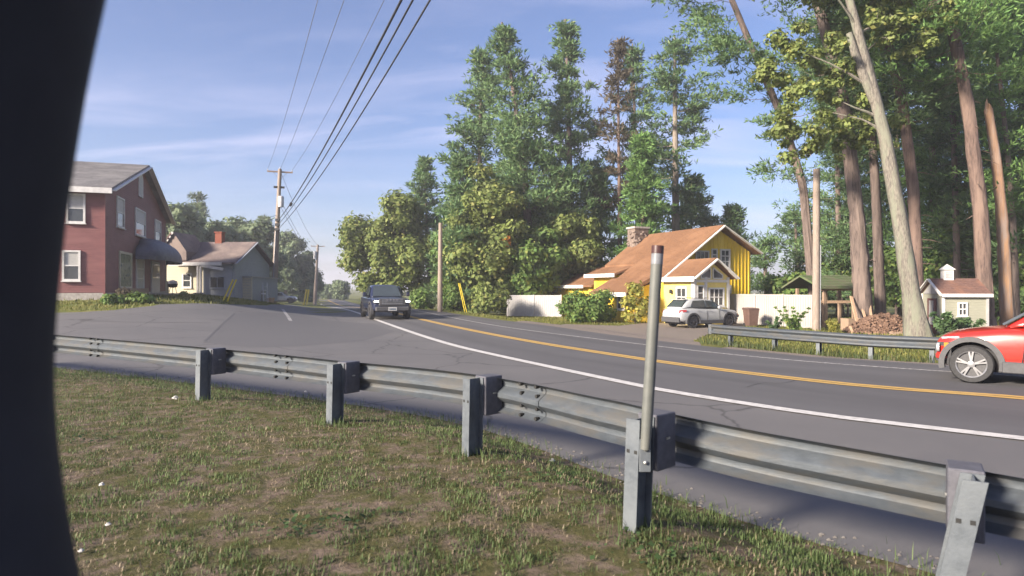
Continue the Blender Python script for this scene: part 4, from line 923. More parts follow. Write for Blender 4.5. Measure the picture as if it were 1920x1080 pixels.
def crossover(name, label, loc, rz, paint, rimm, L=4.2, W=1.8, H=1.56, r=.335, wbs=2.62, fo=None, lit=False):
    t = thing(name, label, 'car', loc, rz)
    f, b = L / 2, -L / 2; hw = W / 2; xf, xr = (wbs / 2 + .02, -wbs / 2 + .02) if fo is None else (f - fo, f - fo - wbs); k = H / 1.56
    S = [(f - .01, .40, .66, hw * .62), (f - .05, .30, .80 * k, hw * .80), (f - .22, .24, .90 * k, hw * .93), (f - .50, .22, .955 * k, hw * .985), (xf - .32, .21, 1.01 * k, hw), (xf - .55, .21, 1.05 * k, hw), (.25, .21, 1.03 * k, hw * .985), (-.6, .21, 1.05 * k, hw * .985), (xr + .3, .22, 1.08 * k, hw), (xr - .15, .24, 1.08 * k, hw * .99), (b + .35, .28, 1.06 * k, hw * .95), (b + .10, .34, .98 * k, hw * .86), (b + .02, .42, .80 * k, hw * .72)]
    V, Fc = loft(S, body_ring); bd = finish('body', V, Fc, M[paint], t, 2, [((xf, r), r + .075, 2), ((xr, r), r + .075, 2)])
    m = MB(); m.box((0, 0, .42), (L - .5, W - .42, .42)); m.build('underbody', M['black'], t)
    zb_ = 1.00 * k; wx0, wx1, rx0, rx1 = xf - .42, xf - 1.18, xr - .10, xr - .62
    CS = [(wx0, zb_, zb_ + .03, hw * .86, hw * .80), (wx0 - .25, zb_, zb_ + .19 * k, hw * .88, hw * .75), (wx1 + .16, zb_, H - .10, hw * .90, hw * .70), (wx1 - .10, zb_, H - .02, hw * .91, hw * .69), (-.35, zb_, H, hw * .91, hw * .69), (rx0 + .2, zb_, H - .015, hw * .90, hw * .68), (rx0 - .05, zb_, H - .06, hw * .88, hw * .66), (rx1 + .12, zb_, 1.22 * k, hw * .84, hw * .70), (rx1 - .05, zb_, 1.06 * k, hw * .80, hw * .72)]
    V, Fc = loft(CS, cabin_ring); cb_ = finish('cabin', V, Fc, M[paint], t, 1)
    def side(x, fz, s):                   # point on the cabin side at x; fz 0 belt, 1 roof
        xs_ = [c[0] for c in CS][::-1]; wb_ = np.interp(x, xs_, [c[3] for c in CS][::-1]); wt_ = np.interp(x, xs_, [c[4] for c in CS][::-1]); zt_ = np.interp(x, xs_, [c[2] for c in CS][::-1])
        return Vector((x, s * (wb_ + (wt_ - wb_) * fz * .95 + .004), zb_ + (zt_ - zb_) * fz))
    for s in (-1, 1):
        a = [side(wx0 - .38, .16, s), side(wx1 + .12, .80, s), side(wx1 - .45, .84, s), side(wx1 - .45, .14, s)]
        w1 = quad_panel(t, 'side_window', a, 'car_glass', .02)
        a = [side(wx1 - .53, .14, s), side(wx1 - .53, .84, s), side(rx0 + .22, .82, s), side(rx0 + .02, .34, s), side(rx0 + .02, .18, s)]
        quad_panel(t, 'side_window', a, 'car_glass', .02)
        for zz_ in (.62,):
            m = MB(); hx = (wx1 - .35, rx0 + .45)
            for h_ in hx: m.bar((h_ - .09, s * (hw + .006), .93 * k), (h_ + .09, s * (hw + .006), .93 * k), .03, .025)
            m.build('door_handle', M[paint], t)
        seam(bd, [(wx1 - .49, s * (hw - .028), .96 * k), (wx1 - .49, s * (hw + .0), .60), (wx1 - .49, s * (hw * .985 + .002), .36)])
        seam(bd, [(wx0 - .36, s * (hw - .028), .96 * k), (wx0 - .33, s * (hw + .004), .60), (wx0 - .30, s * (hw * .985 + .002), .36)])
        m = MB(); ms = Vector((wx0 - .42, s * (hw + .06), zb_ + .09)); m.lathe([(.02, -.10), (.09, -.07), (.10, .0), (.08, .06), (.03, .08)], c=ms, axis='y', seg=12); o = m.build('wing_mirror', M[paint], t, smooth=50)
        m = MB(); m.bar(ms + Vector((-.0, -s * .16, -.07)), ms + Vector((0, 0, -.05)), .05, .05); m.build('mirror_arm', M['black'], o)
        arch(t, xf, s * (hw - .02), r, r + .065, r + .155); arch(t, xr, s * (hw - .02), r, r + .065, r + .155)
        m = MB(); m.bar((xf - r - .10, s * (hw - .01), .33), (xr + r + .10, s * (hw - .01), .33), .07, .20); m.build('sill_cladding', M['cladding'], t, bevel=.015)
        for x in (xf, xr): wheel(t, x, s * (hw - .115), r, rimm)
        # front corner lamps: slim light above, round lamp in the dark cheek, lower accent
        m = MB(); m.bar((f - .42, s * (hw * .93 + .005), .83 * k), (f - .13, s * (hw * .80), .80 * k), .03, .045); m.build('daytime_light', M['lamp_glass'], t, bevel=.008)
        m = MB(); m.prism([(f - .02, s * hw * .62, .36), (f - .30, s * (hw * .955), .30), (f - .30, s * (hw * .97), .74 * k), (f - .06, s * hw * .78, .72 * k)], (0, s * .03, 0)); m.build('cheek', M['cladding'], t)
        m = MB(); m.lathe([(.03, -.02), (.085, -.015), (.085, .03), (.03, .045)], c=(f - .09, s * hw * .83, .62), axis='x', seg=14); m.build('headlight', M['headlight_on' if lit else 'lamp_glass'], t, smooth=40)
        m = MB(); m.box((f - .22, s * (hw * .94 + .02), .68), (.07, .02, .08)); m.build('side_marker', M['amber'], t)
        m = MB(); m.box((f - .13, s * (hw * .80 + .03), .46), (.20, .05, .09), rz=-s * .5); m.build('fog_lamp_trim', M['red_lens' if paint != 'red_paint' else 'red_paint'], t, bevel=.01)
        m = MB(); m.prism([(b + .05, s * hw * .74, .80 * k), (b + .42, s * (hw * .955 + .01), .88 * k), (b + .42, s * (hw * .94), .98 * k), (b + .10, s * hw * .74, .96 * k)], (0, s * .025, 0)); m.build('tail_light', M['red_lens'], t)
    fr = lambda x, fz, s: side(x, fz, s)
    quad_panel(t, 'windscreen', [(wx0 - .03, -hw * .72, zb_ + .075), (wx0 - .03, hw * .72, zb_ + .075), (wx1 + .20, hw * .60, H - .125), (wx1 + .20, -hw * .60, H - .125)], 'car_glass', .03)
    quad_panel(t, 'rear_window', [(rx1 + .02, -hw * .66, 1.10 * k), (rx1 + .02, hw * .66, 1.10 * k), (rx0 - .10, hw * .58, H - .10), (rx0 - .10, -hw * .58, H - .10)], 'car_glass', .05)
    m = MB(); m.box((f - .03, 0, .50), (.08, hw * 1.05, .22)); m.build('grille', M['cladding'], t, bevel=.02)
    m = MB(); m.box((b + .04, 0, .46), (.12, W * .80, .30)); m.build('rear_bumper', M['cladding'], t, bevel=.03)
    m = MB(); m.box((b - .0, 0, .74 * k), (.03, .32, .17)); m.build('number_plate', M['plate'], t)
    m = MB(); m.prism([(rx0 - .02, -hw * .6, H - .05), (rx0 - .02, hw * .6, H - .05), (rx0 - .28, hw * .56, H - .07), (rx0 - .28, -hw * .56, H - .07)], (0, 0, .03)); m.build('roof_spoiler', M[paint], t)
    for s in (-1, 1): m = MB(); m.bar((wx1 - .2, s * hw * .60, H + .03), (rx0 + .1, s * hw * .60, H + .03), .035, .035); m.build('roof_rail', M['cladding'], t)
    return t
# red crossover driving off to the left in the far lane
hd = Vector((-.755, .656, 0)); lf = Vector((-hd.y, hd.x, 0)); fw = Vector((8.42, 11.72, 0)); cc = fw - hd * 1.48 - lf * .785
crossover('red_car', 'bright red crossover with charcoal wheel arches driving in at the right edge', (cc.x, cc.y, T(cc.x, cc.y) + .016), math.atan2(hd.y, hd.x), 'red_paint', 'rim', L=4.16, W=1.80, H=1.55, r=.345, wbs=2.60, fo=.60)
# pale crossover parked by the yellow house
pc_ = Vector((atx(1313, 36.6), 36.6, 0))
sv = crossover('parked_car', 'pale silver crossover with black cladding parked in front of the yellow house', (pc_.x, pc_.y, T(pc_.x, pc_.y) + .008), R(27), 'silver_paint', 'dark_rim', L=4.46, W=1.80, H=1.62, r=.345, wbs=2.66)

# navy pickup coming towards the camera with its headlights on
th_ = Vector((.34, -.94, 0)).normalized(); tc_ = Vector((atx(734, 35), 35.0, 0)); tl = tc_ - th_ * 2.6
tk = thing('pickup_truck', 'dark navy pickup truck with lit headlights coming down the road', 'pickup truck', (tl.x, tl.y, T(tl.x, tl.y) + .016), math.atan2(th_.y, th_.x))
L, hw, H, r, lift = 5.7, 1.07, 1.95, .42, .20; xf, xr = 1.85, -1.85; f = L / 2
S = [(f - .02, .52, .98, hw * .80), (f - .07, .44, 1.12, hw * .92), (f - .30, .42, 1.18, hw * .98), (xf - .2, .42, 1.22, hw), (1.05, .42, 1.24, hw), (0, .42, 1.22, hw), (-.95, .42, 1.24, hw), (-1.1, .42, 1.26, hw), (xr - .2, .44, 1.26, hw), (-f + .15, .50, 1.26, hw * .98), (-f + .02, .55, 1.22, hw * .95)]
V, Fc = loft(S, lambda zb, zt, w: body_ring(zb, zt, w, .03, .03)); finish('body', V, Fc, M['navy_paint'], tk, 2, [((xf, r), r + .10, 2), ((xr, r), r + .10, 2)])
CS = [(1.12, 1.15, 1.20, hw * .90, hw * .84), (.80, 1.15, 1.45, hw * .91, hw * .80), (.30, 1.15, 1.86, hw * .92, hw * .72), (.05, 1.15, 1.93, hw * .92, hw * .71), (-.6, 1.15, 1.95, hw * .92, hw * .71), (-.98, 1.15, 1.91, hw * .92, hw * .71), (-1.10, 1.15, 1.30, hw * .92, hw * .78)]
V, Fc = loft(CS, cabin_ring); finish('cabin', V, Fc, M['navy_paint'], tk, 1)
quad_panel(tk, 'windscreen', [(1.08, -hw * .76, 1.25), (1.08, hw * .76, 1.25), (.36, hw * .64, 1.83), (.36, -hw * .64, 1.83)], 'car_glass', .03)
m = MB(); m.box((0, 0, .62), (L - .6, 1.5, .4)); m.build('underbody', M['black'], tk)
m = MB(); m.box((-1.95, 0, 1.22), (1.7, 1.7, .10)); m.build('bed_cover', M['black'], tk)
for s in (-1, 1):
    quad_panel(tk, 'side_window', [(.72, s * hw * .90, 1.30), (.28, s * hw * .77, 1.78), (-.05, s * hw * .755, 1.82), (-.05, s * hw * .90, 1.30)], 'car_glass', .03)
    quad_panel(tk, 'side_window', [(-.13, s * hw * .90, 1.30), (-.13, s * hw * .755, 1.82), (-.85, s * hw * .755, 1.80), (-.92, s * hw * .90, 1.30)], 'car_glass', .03)
    for x in (xf, xr): wheel(tk, x, s * (hw - .10), r, 'dark_rim', 6, .28)
    arch(tk, xf, s * (hw - .02), r, r + .09, r + .17, .045); arch(tk, xr, s * (hw - .02), r, r + .09, r + .17, .045)
    m = MB(); m.box((f - .10, s * hw * .80, 1.00), (.22, .30, .17)); m.build('lamp_housing', M['black'], tk, bevel=.02)
    m = MB(); m.box((f + .02, s * hw * .80, 1.00), (.05, .22, .085)); m.build('headlight', M['headlight_on'], tk, bevel=.015)
    m = MB(); m.lathe([(.02, 0), (.05, 0), (.05, .02), (.02, .03)], c=(f + .03, s * hw * .72, .62), axis='x', seg=12); m.build('fog_lamp', M['lamp_glass'], tk, smooth=40)
    m = MB(); m.box((.86, s * (hw + .17), 1.38), (.12, .20, .24)); o = m.build('wing_mirror', M['navy_paint'], tk, bevel=.03)
    m = MB(); m.bar((.86, s * hw * .92, 1.30), (.86, s * (hw + .1), 1.32), .05, .05); m.build('mirror_arm', M['black'], o)
    m = MB(); m.bar((1.2, s * hw, .44), (-1.2, s * hw, .44), .12, .06); m.build('side_step', M['black'], tk)
m = MB(); m.box((f - .02, 0, .96), (.10, 1.42, .40)); g_ = m.build('grille', M['cladding'], tk, bevel=.03)
for k in range(3): m = MB(); m.box((f + .035, 0, .88 + k * .10), (.03, 1.12, .028)); m.build('grille_bar', M['steel_grey'], g_)
for k in range(4): m = MB(); m.box((f + .06, -.27 + k * .18, 1.08), (.012, .12, .07)); m.build('grille_badge', M['chrome'], g_)
m = MB(); m.box((f + .02, 0, .60), (.18, 1.80, .24)); bu = m.build('bumper', M['cladding'], tk, bevel=.04)
m = MB(); m.box((f + .125, 0, .60), (.02, .46, .20)); np_ = m.build('number_plate', M['plate'], tk)
for k in range(5): m = MB(); m.box((f + .138, -.14 + k * .07, .59), (.006, .045, .09)); m.build('plate_mark', M['plate_ink'], np_)
# ------------------------------------------------------------------ trees and plants
M['bark_pine'] = mat('pine_bark', (.165, .125, .11), (.055, .042, .038), 5, 8, .95, bump=1.0, bscale=14, stretch=(4.5, 4.5, .5), c3=(.19, .145, .125), scale3=.8)
M['bark_red'] = mat('reddish_pine_bark', (.175, .118, .098), (.06, .042, .038), 5, 8, .95, bump=1.0, bscale=14, stretch=(4.5, 4.5, .5), c3=(.195, .135, .11), scale3=.8)
M['bark_grey'] = mat('lichen_grey_bark', (.25, .225, .19), (.085, .076, .068), 6, 8, .95, bump=1.0, bscale=16, stretch=(3.5, 3.5, .7), c3=(.19, .195, .15), scale3=1.0)
M['bark_pale'] = mat('pale_pine_bark', (.27, .23, .195), (.16, .13, .11), 5, 7, .95, bump=.8, bscale=12, stretch=(2, 2, .45))  # paler bark tone for the one pine with a pale stem
M['bark_orange'] = mat('bare_orange_wood', (.33, .19, .105), (.20, .125, .09), 3, 7, .85, bump=.6, stretch=(3, 3, .3), c3=(.25, .19, .16), scale3=1.6)
M['needle'] = leafmat('pine_needles', (0.078, 0.148, 0.066), (0.174, 0.269, 0.108), (0.260, 0.296, 0.122))
M['needle_dark'] = leafmat('dark_pine_needles', (0.059, 0.116, 0.056), (0.132, 0.209, 0.085))
M['needle_bright'] = leafmat('bright_pine_needles', (0.089, 0.187, 0.057), (0.204, 0.326, 0.098))
M['needle_brown'] = leafmat('dry_pine_needles', (.085, .072, .05), (.14, .115, .075))
M['leaf_olive'] = leafmat('olive_leaves', (0.130, 0.181, 0.051), (0.243, 0.284, 0.088), (0.352, 0.331, 0.104))
M['leaf_green'] = leafmat('green_leaves', (0.093, 0.178, 0.046), (0.202, 0.287, 0.078), (0.310, 0.326, 0.093))
M['leaf_yellow'] = leafmat('yellowing_leaves', (0.202, 0.232, 0.046), (0.403, 0.364, 0.093), (0.589, 0.434, 0.078))
M['leaf_orange'] = leafmat('orange_leaves', (.55, .20, .03), (.65, .33, .06))
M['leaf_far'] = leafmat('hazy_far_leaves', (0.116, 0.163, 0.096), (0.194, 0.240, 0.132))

def leaves_np(P, size, rng, aspect=1.6, up=.3, outward=None):
    """one small pointed quad for each point, turned at random with a bias upwards and outwards"""
    n = len(P); d = rng.normal(size=(n, 3)); nrm_ = rng.normal(size=(n, 3)); nrm_[:, 2] += up * 3
    if outward is not None: nrm_ += outward * 2.2
    nrm_ /= np.linalg.norm(nrm_, axis=1)[:, None]
    d -= (d * nrm_).sum(1)[:, None] * nrm_; d /= np.linalg.norm(d, axis=1)[:, None] + 1e-9; w = np.cross(nrm_, d)
    s = size * rng.uniform(.45, 1.6, n)[:, None]; a = d * s * aspect / 2; b = w * s / 2
    V = np.stack([P - a, P + b - a * .1 + nrm_ * s * .10, P + a, P - b - a * .1 + nrm_ * s * .10], 1).reshape(-1, 3)
    return V, np.arange(4 * n).reshape(n, 4)
def needles_np(P, D, length, width, rng, per=5, spread=.75):
    """tufts of narrow blades fanning out of each point around direction D"""
    n = len(P) * per; Q = np.repeat(P, per, 0); d = np.repeat(D, per, 0) + rng.normal(size=(n, 3)) * spread; d[:, 2] += .18
    d /= np.linalg.norm(d, axis=1)[:, None]; r = rng.normal(size=(n, 3)); w = np.cross(d, r); w /= np.linalg.norm(w, axis=1)[:, None] + 1e-9
    L = length * rng.uniform(.6, 1.25, n)[:, None]; w = w * width * rng.uniform(.7, 1.3, n)[:, None] / 2
    V = np.stack([Q - w * .6, Q + d * L * .55 - w, Q + d * L, Q + d * L * .55 + w], 1).reshape(-1, 3)
    return V, np.arange(4 * n).reshape(n, 4)
def trunk_path(base, pts): return [Vector(p) for p in pts]
def interp_path(path, t):
    P = np.array([tuple(p) for p in path]); s = np.concatenate([[0], np.cumsum(np.linalg.norm(np.diff(P, axis=0), axis=1))]); s /= s[-1]
    return np.array([np.interp(t, s, P[:, k]) for k in range(3)])
def rough_trunk(m, path, r0, r1, seed, seg=18, n=50, flare=1.6):
    rng = random.Random(seed); pts, rad = [], []
    for i in range(n + 1):
        t = i / n; p = interp_path(path, t); pts.append(Vector(p))
        fl = 1 + (flare - 1) * max(0, 1 - t * n / 2.2) ** 2
        rad.append((r0 + (r1 - r0) * t) * fl * rng.uniform(.95, 1.05))
    o = len(m.v); m.tube(pts, rad, seg); rdg = [1.07 - .15 * (j % 2) * rng.random() for j in range(seg)]
    for i in range(o, len(m.v)):
        p = Vector(m.v[i]); c = pts[min((i - o) // seg, n)]; m.v[i] = tuple(c + (p - c) * rng.uniform(.94, 1.06) * rdg[(i - o) % seg])
def pine(name, label, path, r0, r1, seed, start=.3, R0=3.5, needle='needle', bark='bark_pine', length=.55, width=.125, gap=.75, per=4, dens=10, sparse=0.0, prof=None, whorl=6, group=None, droop=.0, side=None, stub=True, top_r=.25, zmax=None, inner=.30):
    """tall pine: bare lower stem, whorls of flat boughs that lift at the tips"""
    rng = np.random.default_rng(seed); b = Vector(path[0]); t = thing(name, label, 'tree', (b.x, b.y, b.z), 0, group)
    P = [Vector(p) - b for p in path]; H = sum((q - p).length for p, q in zip(P[:-1], P[1:]))
    m = MB(); rough_trunk(m, P, r0, r1, seed)
    PT, DD = [], []
    h = start * H
    while h < H * .985:
        f = h / H; c = interp_path(P, f); u = (f - start) / (1 - start); hh = h
        env = (prof(u) if prof else (min(1, .55 + 1.2 * u) * (1 - u) ** .92 * 1.32 + top_r * .28)) * R0
        env *= rng.uniform(.62, 1.18)
        for k in range(whorl):
            if rng.random() < sparse: continue
            az = rng.uniform(0, 2 * math.pi)
            if side is not None and rng.random() < .6: az = side + rng.normal() * .7
            L = env * rng.uniform(.42, 1.28); el = rng.uniform(-.10, .25) + .25 * u - droop
            d = np.array([math.cos(az), math.sin(az), 0]); lat = np.array([-d[1], d[0], 0]); c0 = c + np.array([0, 0, rng.uniform(-.3, .3)])
            S_ = np.linspace(0, 1, 5); br = [c0 + d * L * s + np.array([0, 0, L * (math.tan(el) * s - .30 * s * (1 - s) * 1.3 + .12 * s ** 3)]) for s in S_]
            m.tube([Vector(p) for p in br], [max(.012, r0 * .16 * (1 - f * .7)), *[max(.008, r0 * .13 * (1 - s) * (1 - f * .6)) for s in S_[1:]]], 3, cap=False)
            B = np.array(br); nc = max(2, int(L * 1.9)); sc_ = np.clip(inner + (1.04 - inner) * (np.arange(nc) + rng.random(nc)) / nc, 0, 1.02)
            for s in sc_:                      # side twigs end in puffs of needles
                q = np.array([np.interp(min(s, 1), S_, B[:, k_]) for k_ in range(3)]); o_ = rng.uniform(-1, 1) * (.42 * L * (1.05 - abs(s - .6) / .7)); o_ = float(np.clip(o_, -1.3, 1.3))
                if s > .93: o_ *= .3
                q = q + lat * o_ + np.array([0, 0, .05 * abs(o_)]); n = max(3, int(1.15 * dens * rng.uniform(.55, 1.15))); sp_ = np.array([1, 1, .24]) * (.30 + .04 * L)
                PT.append(q + rng.normal(size=(n, 3)) * sp_); DD.append((d * .7 + lat * np.sign(o_) * .5 + np.array([0, 0, .3])) + np.zeros((n, 3)))
        h += gap * 1.7 * rng.uniform(.7, 1.3) * (1 - .45 * u)
    if stub:                               # dead stubs on the bare stem
        for k in range(9):
            f = rng.uniform(.12, max(.2, start)); c = interp_path(P, f); az = rng.uniform(0, 6.28); L = rng.uniform(.3, 1.3); d = Vector((math.cos(az), math.sin(az), rng.uniform(-.3, .1)))
            m.tube([Vector(c), Vector(c) + d * L * .6, Vector(c) + d * L + Vector((0, 0, -.1))], [.035, .02, .008], 3, cap=False)
    m.build('trunk', M[bark], t, smooth=50)
    PT = np.vstack(PT); DD = np.vstack(DD)
    if zmax is not None: k = PT[:, 2] + b.z < zmax; PT, DD = PT[k], DD[k]
    V, Fc = needles_np(PT, DD, length, width, rng, per); np_mesh('crown', V, Fc, M[needle], t)
    return t
def broadleaf(name, label, base, blobs, r0, seed, leaf='leaf_green', bark='bark_pine', size=.28, n=260, lean=(0, 0), group=None, trunk=None, cat='tree', flat=.75, skirt=True):
    """trunk, limbs out to every clump and leaves scattered through each clump's volume"""
    rng = np.random.default_rng(seed); b = Vector(base); t = thing(name, label, cat, b, 0, group); bl = [(Vector(p) - b, r) for p, r in blobs]
    top = max(p.z for p, r in bl); cx_ = sum((p for p, r in bl), Vector()) / len(bl)
    path = [Vector(p) - b for p in trunk] if trunk else [Vector((0, 0, -.2)), Vector((cx_.x * .2, cx_.y * .2, top * .35)), Vector((cx_.x * .7, cx_.y * .7, top * .62)), Vector((cx_.x, cx_.y, top * .88))]
    m = MB(); rough_trunk(m, path, r0, r0 * .25, seed, n=18)
    allV, allF, o = [], [], 0
    nl_ = max(1, len(bl) // 7)
    for ib, (p, r) in enumerate(bl):
        hd_ = math.hypot(p.x - interp_path(path, .6)[0], p.y - interp_path(path, .6)[1]); f = max(.12, min(.93, (p.z - .55 * hd_ - .3) / max(path[-1].z, .1))); c = Vector(interp_path(path, f)); mid = (c + p) / 2 + Vector((rng.normal() * .2, rng.normal() * .2, .15 * r))
        if ib % nl_ == 0: m.tube([c, c.lerp(mid, .5) + Vector((0, 0, .05)), mid, p], [min(.075, r0 * .38), min(.055, r0 * .26), min(.035, r0 * .18), .012], 5, cap=False)
        for q in range(3):
            e = p + Vector(rng.normal(size=3)) * r * .5; m.tube([p, e], [min(.035, r0 * .10), .01], 3, cap=False)
        k = int(n * (r / 1.0) ** 2); g = rng.normal(size=(k, 3)); g /= np.linalg.norm(g, axis=1)[:, None]
        rad = r * rng.random(k) ** .38 * (1 + .22 * np.sin(g[:, 0] * 5 + seed) * np.cos(g[:, 1] * 4 + p.x) + .14 * rng.normal(size=k)); Q = g * rad[:, None]; Q[:, 2] *= flat
        V, Fc = leaves_np(np.array(tuple(p)) + Q, size, rng, outward=g); allV.append(V); allF.append(Fc + o); o += len(V)
    m.build('trunk', M[bark], t, smooth=50)
    np_mesh('crown', np.vstack(allV), np.vstack(allF), M[leaf], t)
    return t
def blobs_in(cpx, cpy, rx, ry, Y, n, rmin, rmax, seed, depth=.8, bottom=.0):
    """clump centres filling an ellipsoid that fills a picture oval at depth Y"""
    rng = np.random.default_rng(seed); c = at(cpx, cpy, Y); s = Y / F; out = []
    while len(out) < n:
        g = rng.normal(size=3); g /= np.linalg.norm(g); q = g * rng.random() ** .45
        if q[2] < -1 + bottom: continue
        r = rng.uniform(rmin, rmax); k = 1 - .35 * r / (rx * s)
        out.append((c + Vector((q[0] * rx * s * k, q[1] * rx * s * depth * k, q[2] * (ry * s - r * .4))), r))
    return out
def px_path(pts, Y, foot=True):
    P = [at(x, y, Y) for x, y in pts]
    if foot: z = T(P[0].x, Y); P[0] = Vector((P[0].x, Y, z - .15))
    return P
def grow(px, apx, apy, Y, bend=0.0):
    b = Vector((atx(px, Y), Y, T(atx(px, Y), Y) - .15)); a = at(apx, apy, Y); mid = (b + a) / 2 + Vector((bend, 0, 0)); return [b, (b + mid) / 2 + Vector((bend * .3, 0, 0)), mid, (mid + a) / 2 + Vector((bend * .3, 0, 0)), a]

# --- the stand of tall pines behind the yellow house
GC = 'tall pines behind the yellow house'
pine('white_pine', 'broad tall pine, left one of the high pines, crown leaning left', grow(1000, 941, 42, 56, .5), .45, .09, 1, .12, 4.7, gap=.72, group=GC, dens=12)
pine('white_pine', 'tall pine rising left of and behind the broadest pine', grow(905, 905, 95, 61, -.3), .38, .08, 2, .10, 4.3, gap=.75, group=GC, dens=11)
pine('white_pine', 'tall pine with narrow pointed crown, second high top from the left', grow(1068, 1060, 36, 59, .2), .42, .08, 3, .10, 3.7, gap=.75, group=GC, dens=11)
pine('dying_pine', 'thin dying pine with brown sparse top beside the tall pines', grow(1164, 1158, 74, 57), .24, .05, 4, .40, 1.9, 'needle_brown', gap=.8, group=GC, dens=7, sparse=.35, bark='bark_red')
pine('white_pine', 'slender pine just right of the thin dying pine', grow(1200, 1186, 82, 63), .30, .07, 5, .25, 2.9, gap=.85, group=GC, sparse=.15, dens=10)
pine('white_pine', 'tall pine with pale bare stem showing through its crown, above the house roof', grow(1268, 1265, 70, 58), .44, .09, 6, .38, 3.9, gap=.95, group=GC, bark='bark_pale', sparse=.1, dens=11, prof=lambda u: (1 - .72 * abs(u - .45) / .55) * (1.0 if u < .9 else .6))
pine('young_pine', 'dense young pine filling the gap under the slender pine', grow(1207, 1203, 252, 54), .22, .04, 7, .08, 2.9, 'needle_bright', gap=.55, group=GC, dens=13, bark='bark_red')
pine('white_pine', 'short pointed conifer left of the tall pines, above the leafy roadside tree', grow(808, 795, 298, 66), .24, .05, 8, .15, 2.7, gap=.65, group=GC)
pine('young_pine', 'green conifer directly behind the chimney of the yellow house', grow(1130, 1122, 320, 60), .26, .05, 9, .08, 3.4, 'needle_bright', gap=.6, group=GC, dens=12)
pine('young_pine', 'green conifer behind the ridge of the yellow house roof', grow(1290, 1300, 330, 62), .24, .05, 10, .06, 3.2, gap=.6, group=GC, dens=12)
pine('small_spruce', 'small dark spruce tip showing behind the right end of the house roof', grow(1376, 1374, 385, 60), .16, .03, 11, .08, 2.0, 'needle_dark', gap=.5, group=GC)
GD = 'leafy trees under the tall pines'
broadleaf('maple_tree', 'rounded olive leafy tree overhanging the road behind the pickup', (atx(748, 62), 62, T(atx(748, 62), 62)), blobs_in(738, 462, 92, 112, 62, 58, .9, 1.7, 21), .34, 21, 'leaf_olive', size=.21, n=480, group=GD)
broadleaf('maple_tree', 'tall olive leafy tree filling the space below the broad left pine', (atx(905, 52), 52, T(atx(905, 52), 52)), blobs_in(905, 440, 74, 150, 52, 62, .8, 1.5, 22), .28, 22, 'leaf_olive', size=.19, n=480, group=GD)
pine('young_pine', 'dense young conifer at the left front of the tall stand', grow(872, 866, 300, 53), .2, .04, 12, .04, 3.0, gap=.55, group=GC, dens=12)
pine('young_pine', 'dense young conifer in the middle front of the tall stand', grow(968, 962, 285, 58), .2, .04, 13, .04, 3.1, gap=.55, group=GC, dens=12)
pine('young_pine', 'dense young conifer right of the orange leaves, above the white fence', grow(1052, 1048, 330, 58), .2, .04, 14, .04, 2.9, 'needle_bright', gap=.55, group=GC, dens=12)
broadleaf('maple_tree', 'leafy tree with a bright orange spray, low in the middle of the stand', (atx(985, 53), 53, T(atx(985, 53), 53)), blobs_in(990, 480, 72, 100, 53, 46, .8, 1.5, 23), .26, 23, 'leaf_green', size=.19, n=480, group=GD)
broadleaf('maple_tree', 'low green leafy tree next to the yellow house, left of the chimney', (atx(1085, 55), 55, T(atx(1085, 55), 55)), blobs_in(1082, 468, 68, 85, 55, 40, .8, 1.5, 24), .25, 24, 'leaf_olive', size=.19, n=480, group=GD)
broadleaf('maple_tree', 'small green leafy tree low behind the plain short pole', (atx(862, 54), 54, T(atx(862, 54), 54)), blobs_in(862, 495, 48, 75, 54, 30, .7, 1.3, 26), .2, 26, 'leaf_green', size=.19, n=480, group=GD)
broadleaf('maple_tree', 'green leafy tree low between the two olive trees, above the white fence', (atx(1040, 57), 57, T(atx(1040, 57), 57)), blobs_in(1035, 440, 55, 115, 57, 40, .8, 1.4, 27), .22, 27, 'leaf_green', size=.19, n=480, group=GD)
o = broadleaf('orange_spray', 'small clump of turning orange leaves on the leafy tree', at(950, 470, 50.2), [(at(951, 458, 50), .30), (at(948, 450, 50), .26), (at(953, 446, 50), .22)], .03, 25, 'leaf_orange', size=.16, n=420, cat='leaves')
for k, (px, py, rx, ry, Y, lf, lab) in enumerate((
    (792, 562, 22, 26, 58, 'leaf_green', 'low green roadside bush between the pickup and the short wooden pole'),
    (858, 560, 26, 32, 52, 'leaf_green', 'green bush just right of the short wooden pole'),
    (915, 562, 36, 30, 48, 'leaf_olive', 'olive bush at the foot of the tall leafy tree'),
    (1000, 560, 40, 26, 55, 'leaf_green', 'green bush half hidden behind the left white fence'))):
    broadleaf('roadside_bush', lab, (atx(px, Y), Y, T(atx(px, Y), Y)), blobs_in(px, py, rx, ry, Y, 14, .5, .9, 30 + k), .06, 30 + k, lf, size=.15, n=620, cat='bush', group='bushes along the tree line')
broadleaf('garden_bush', 'big rounded green bush in front of the yellow house, right of the white fence', (atx(1108, 41), 41, T(atx(1108, 41), 41)), blobs_in(1108, 577, 54, 38, 41, 26, .45, .8, 41), .05, 41, 'leaf_green', size=.12, n=900, cat='bush')
broadleaf('garden_bush', 'tall loose yellow-green bush against the yellow wall behind the reflector tube', (atx(1190, 40), 40, T(atx(1190, 40), 40)), blobs_in(1192, 568, 30, 42, 40, 14, .3, .55, 42), .04, 42, 'leaf_yellow', size=.15, n=420, cat='bush')

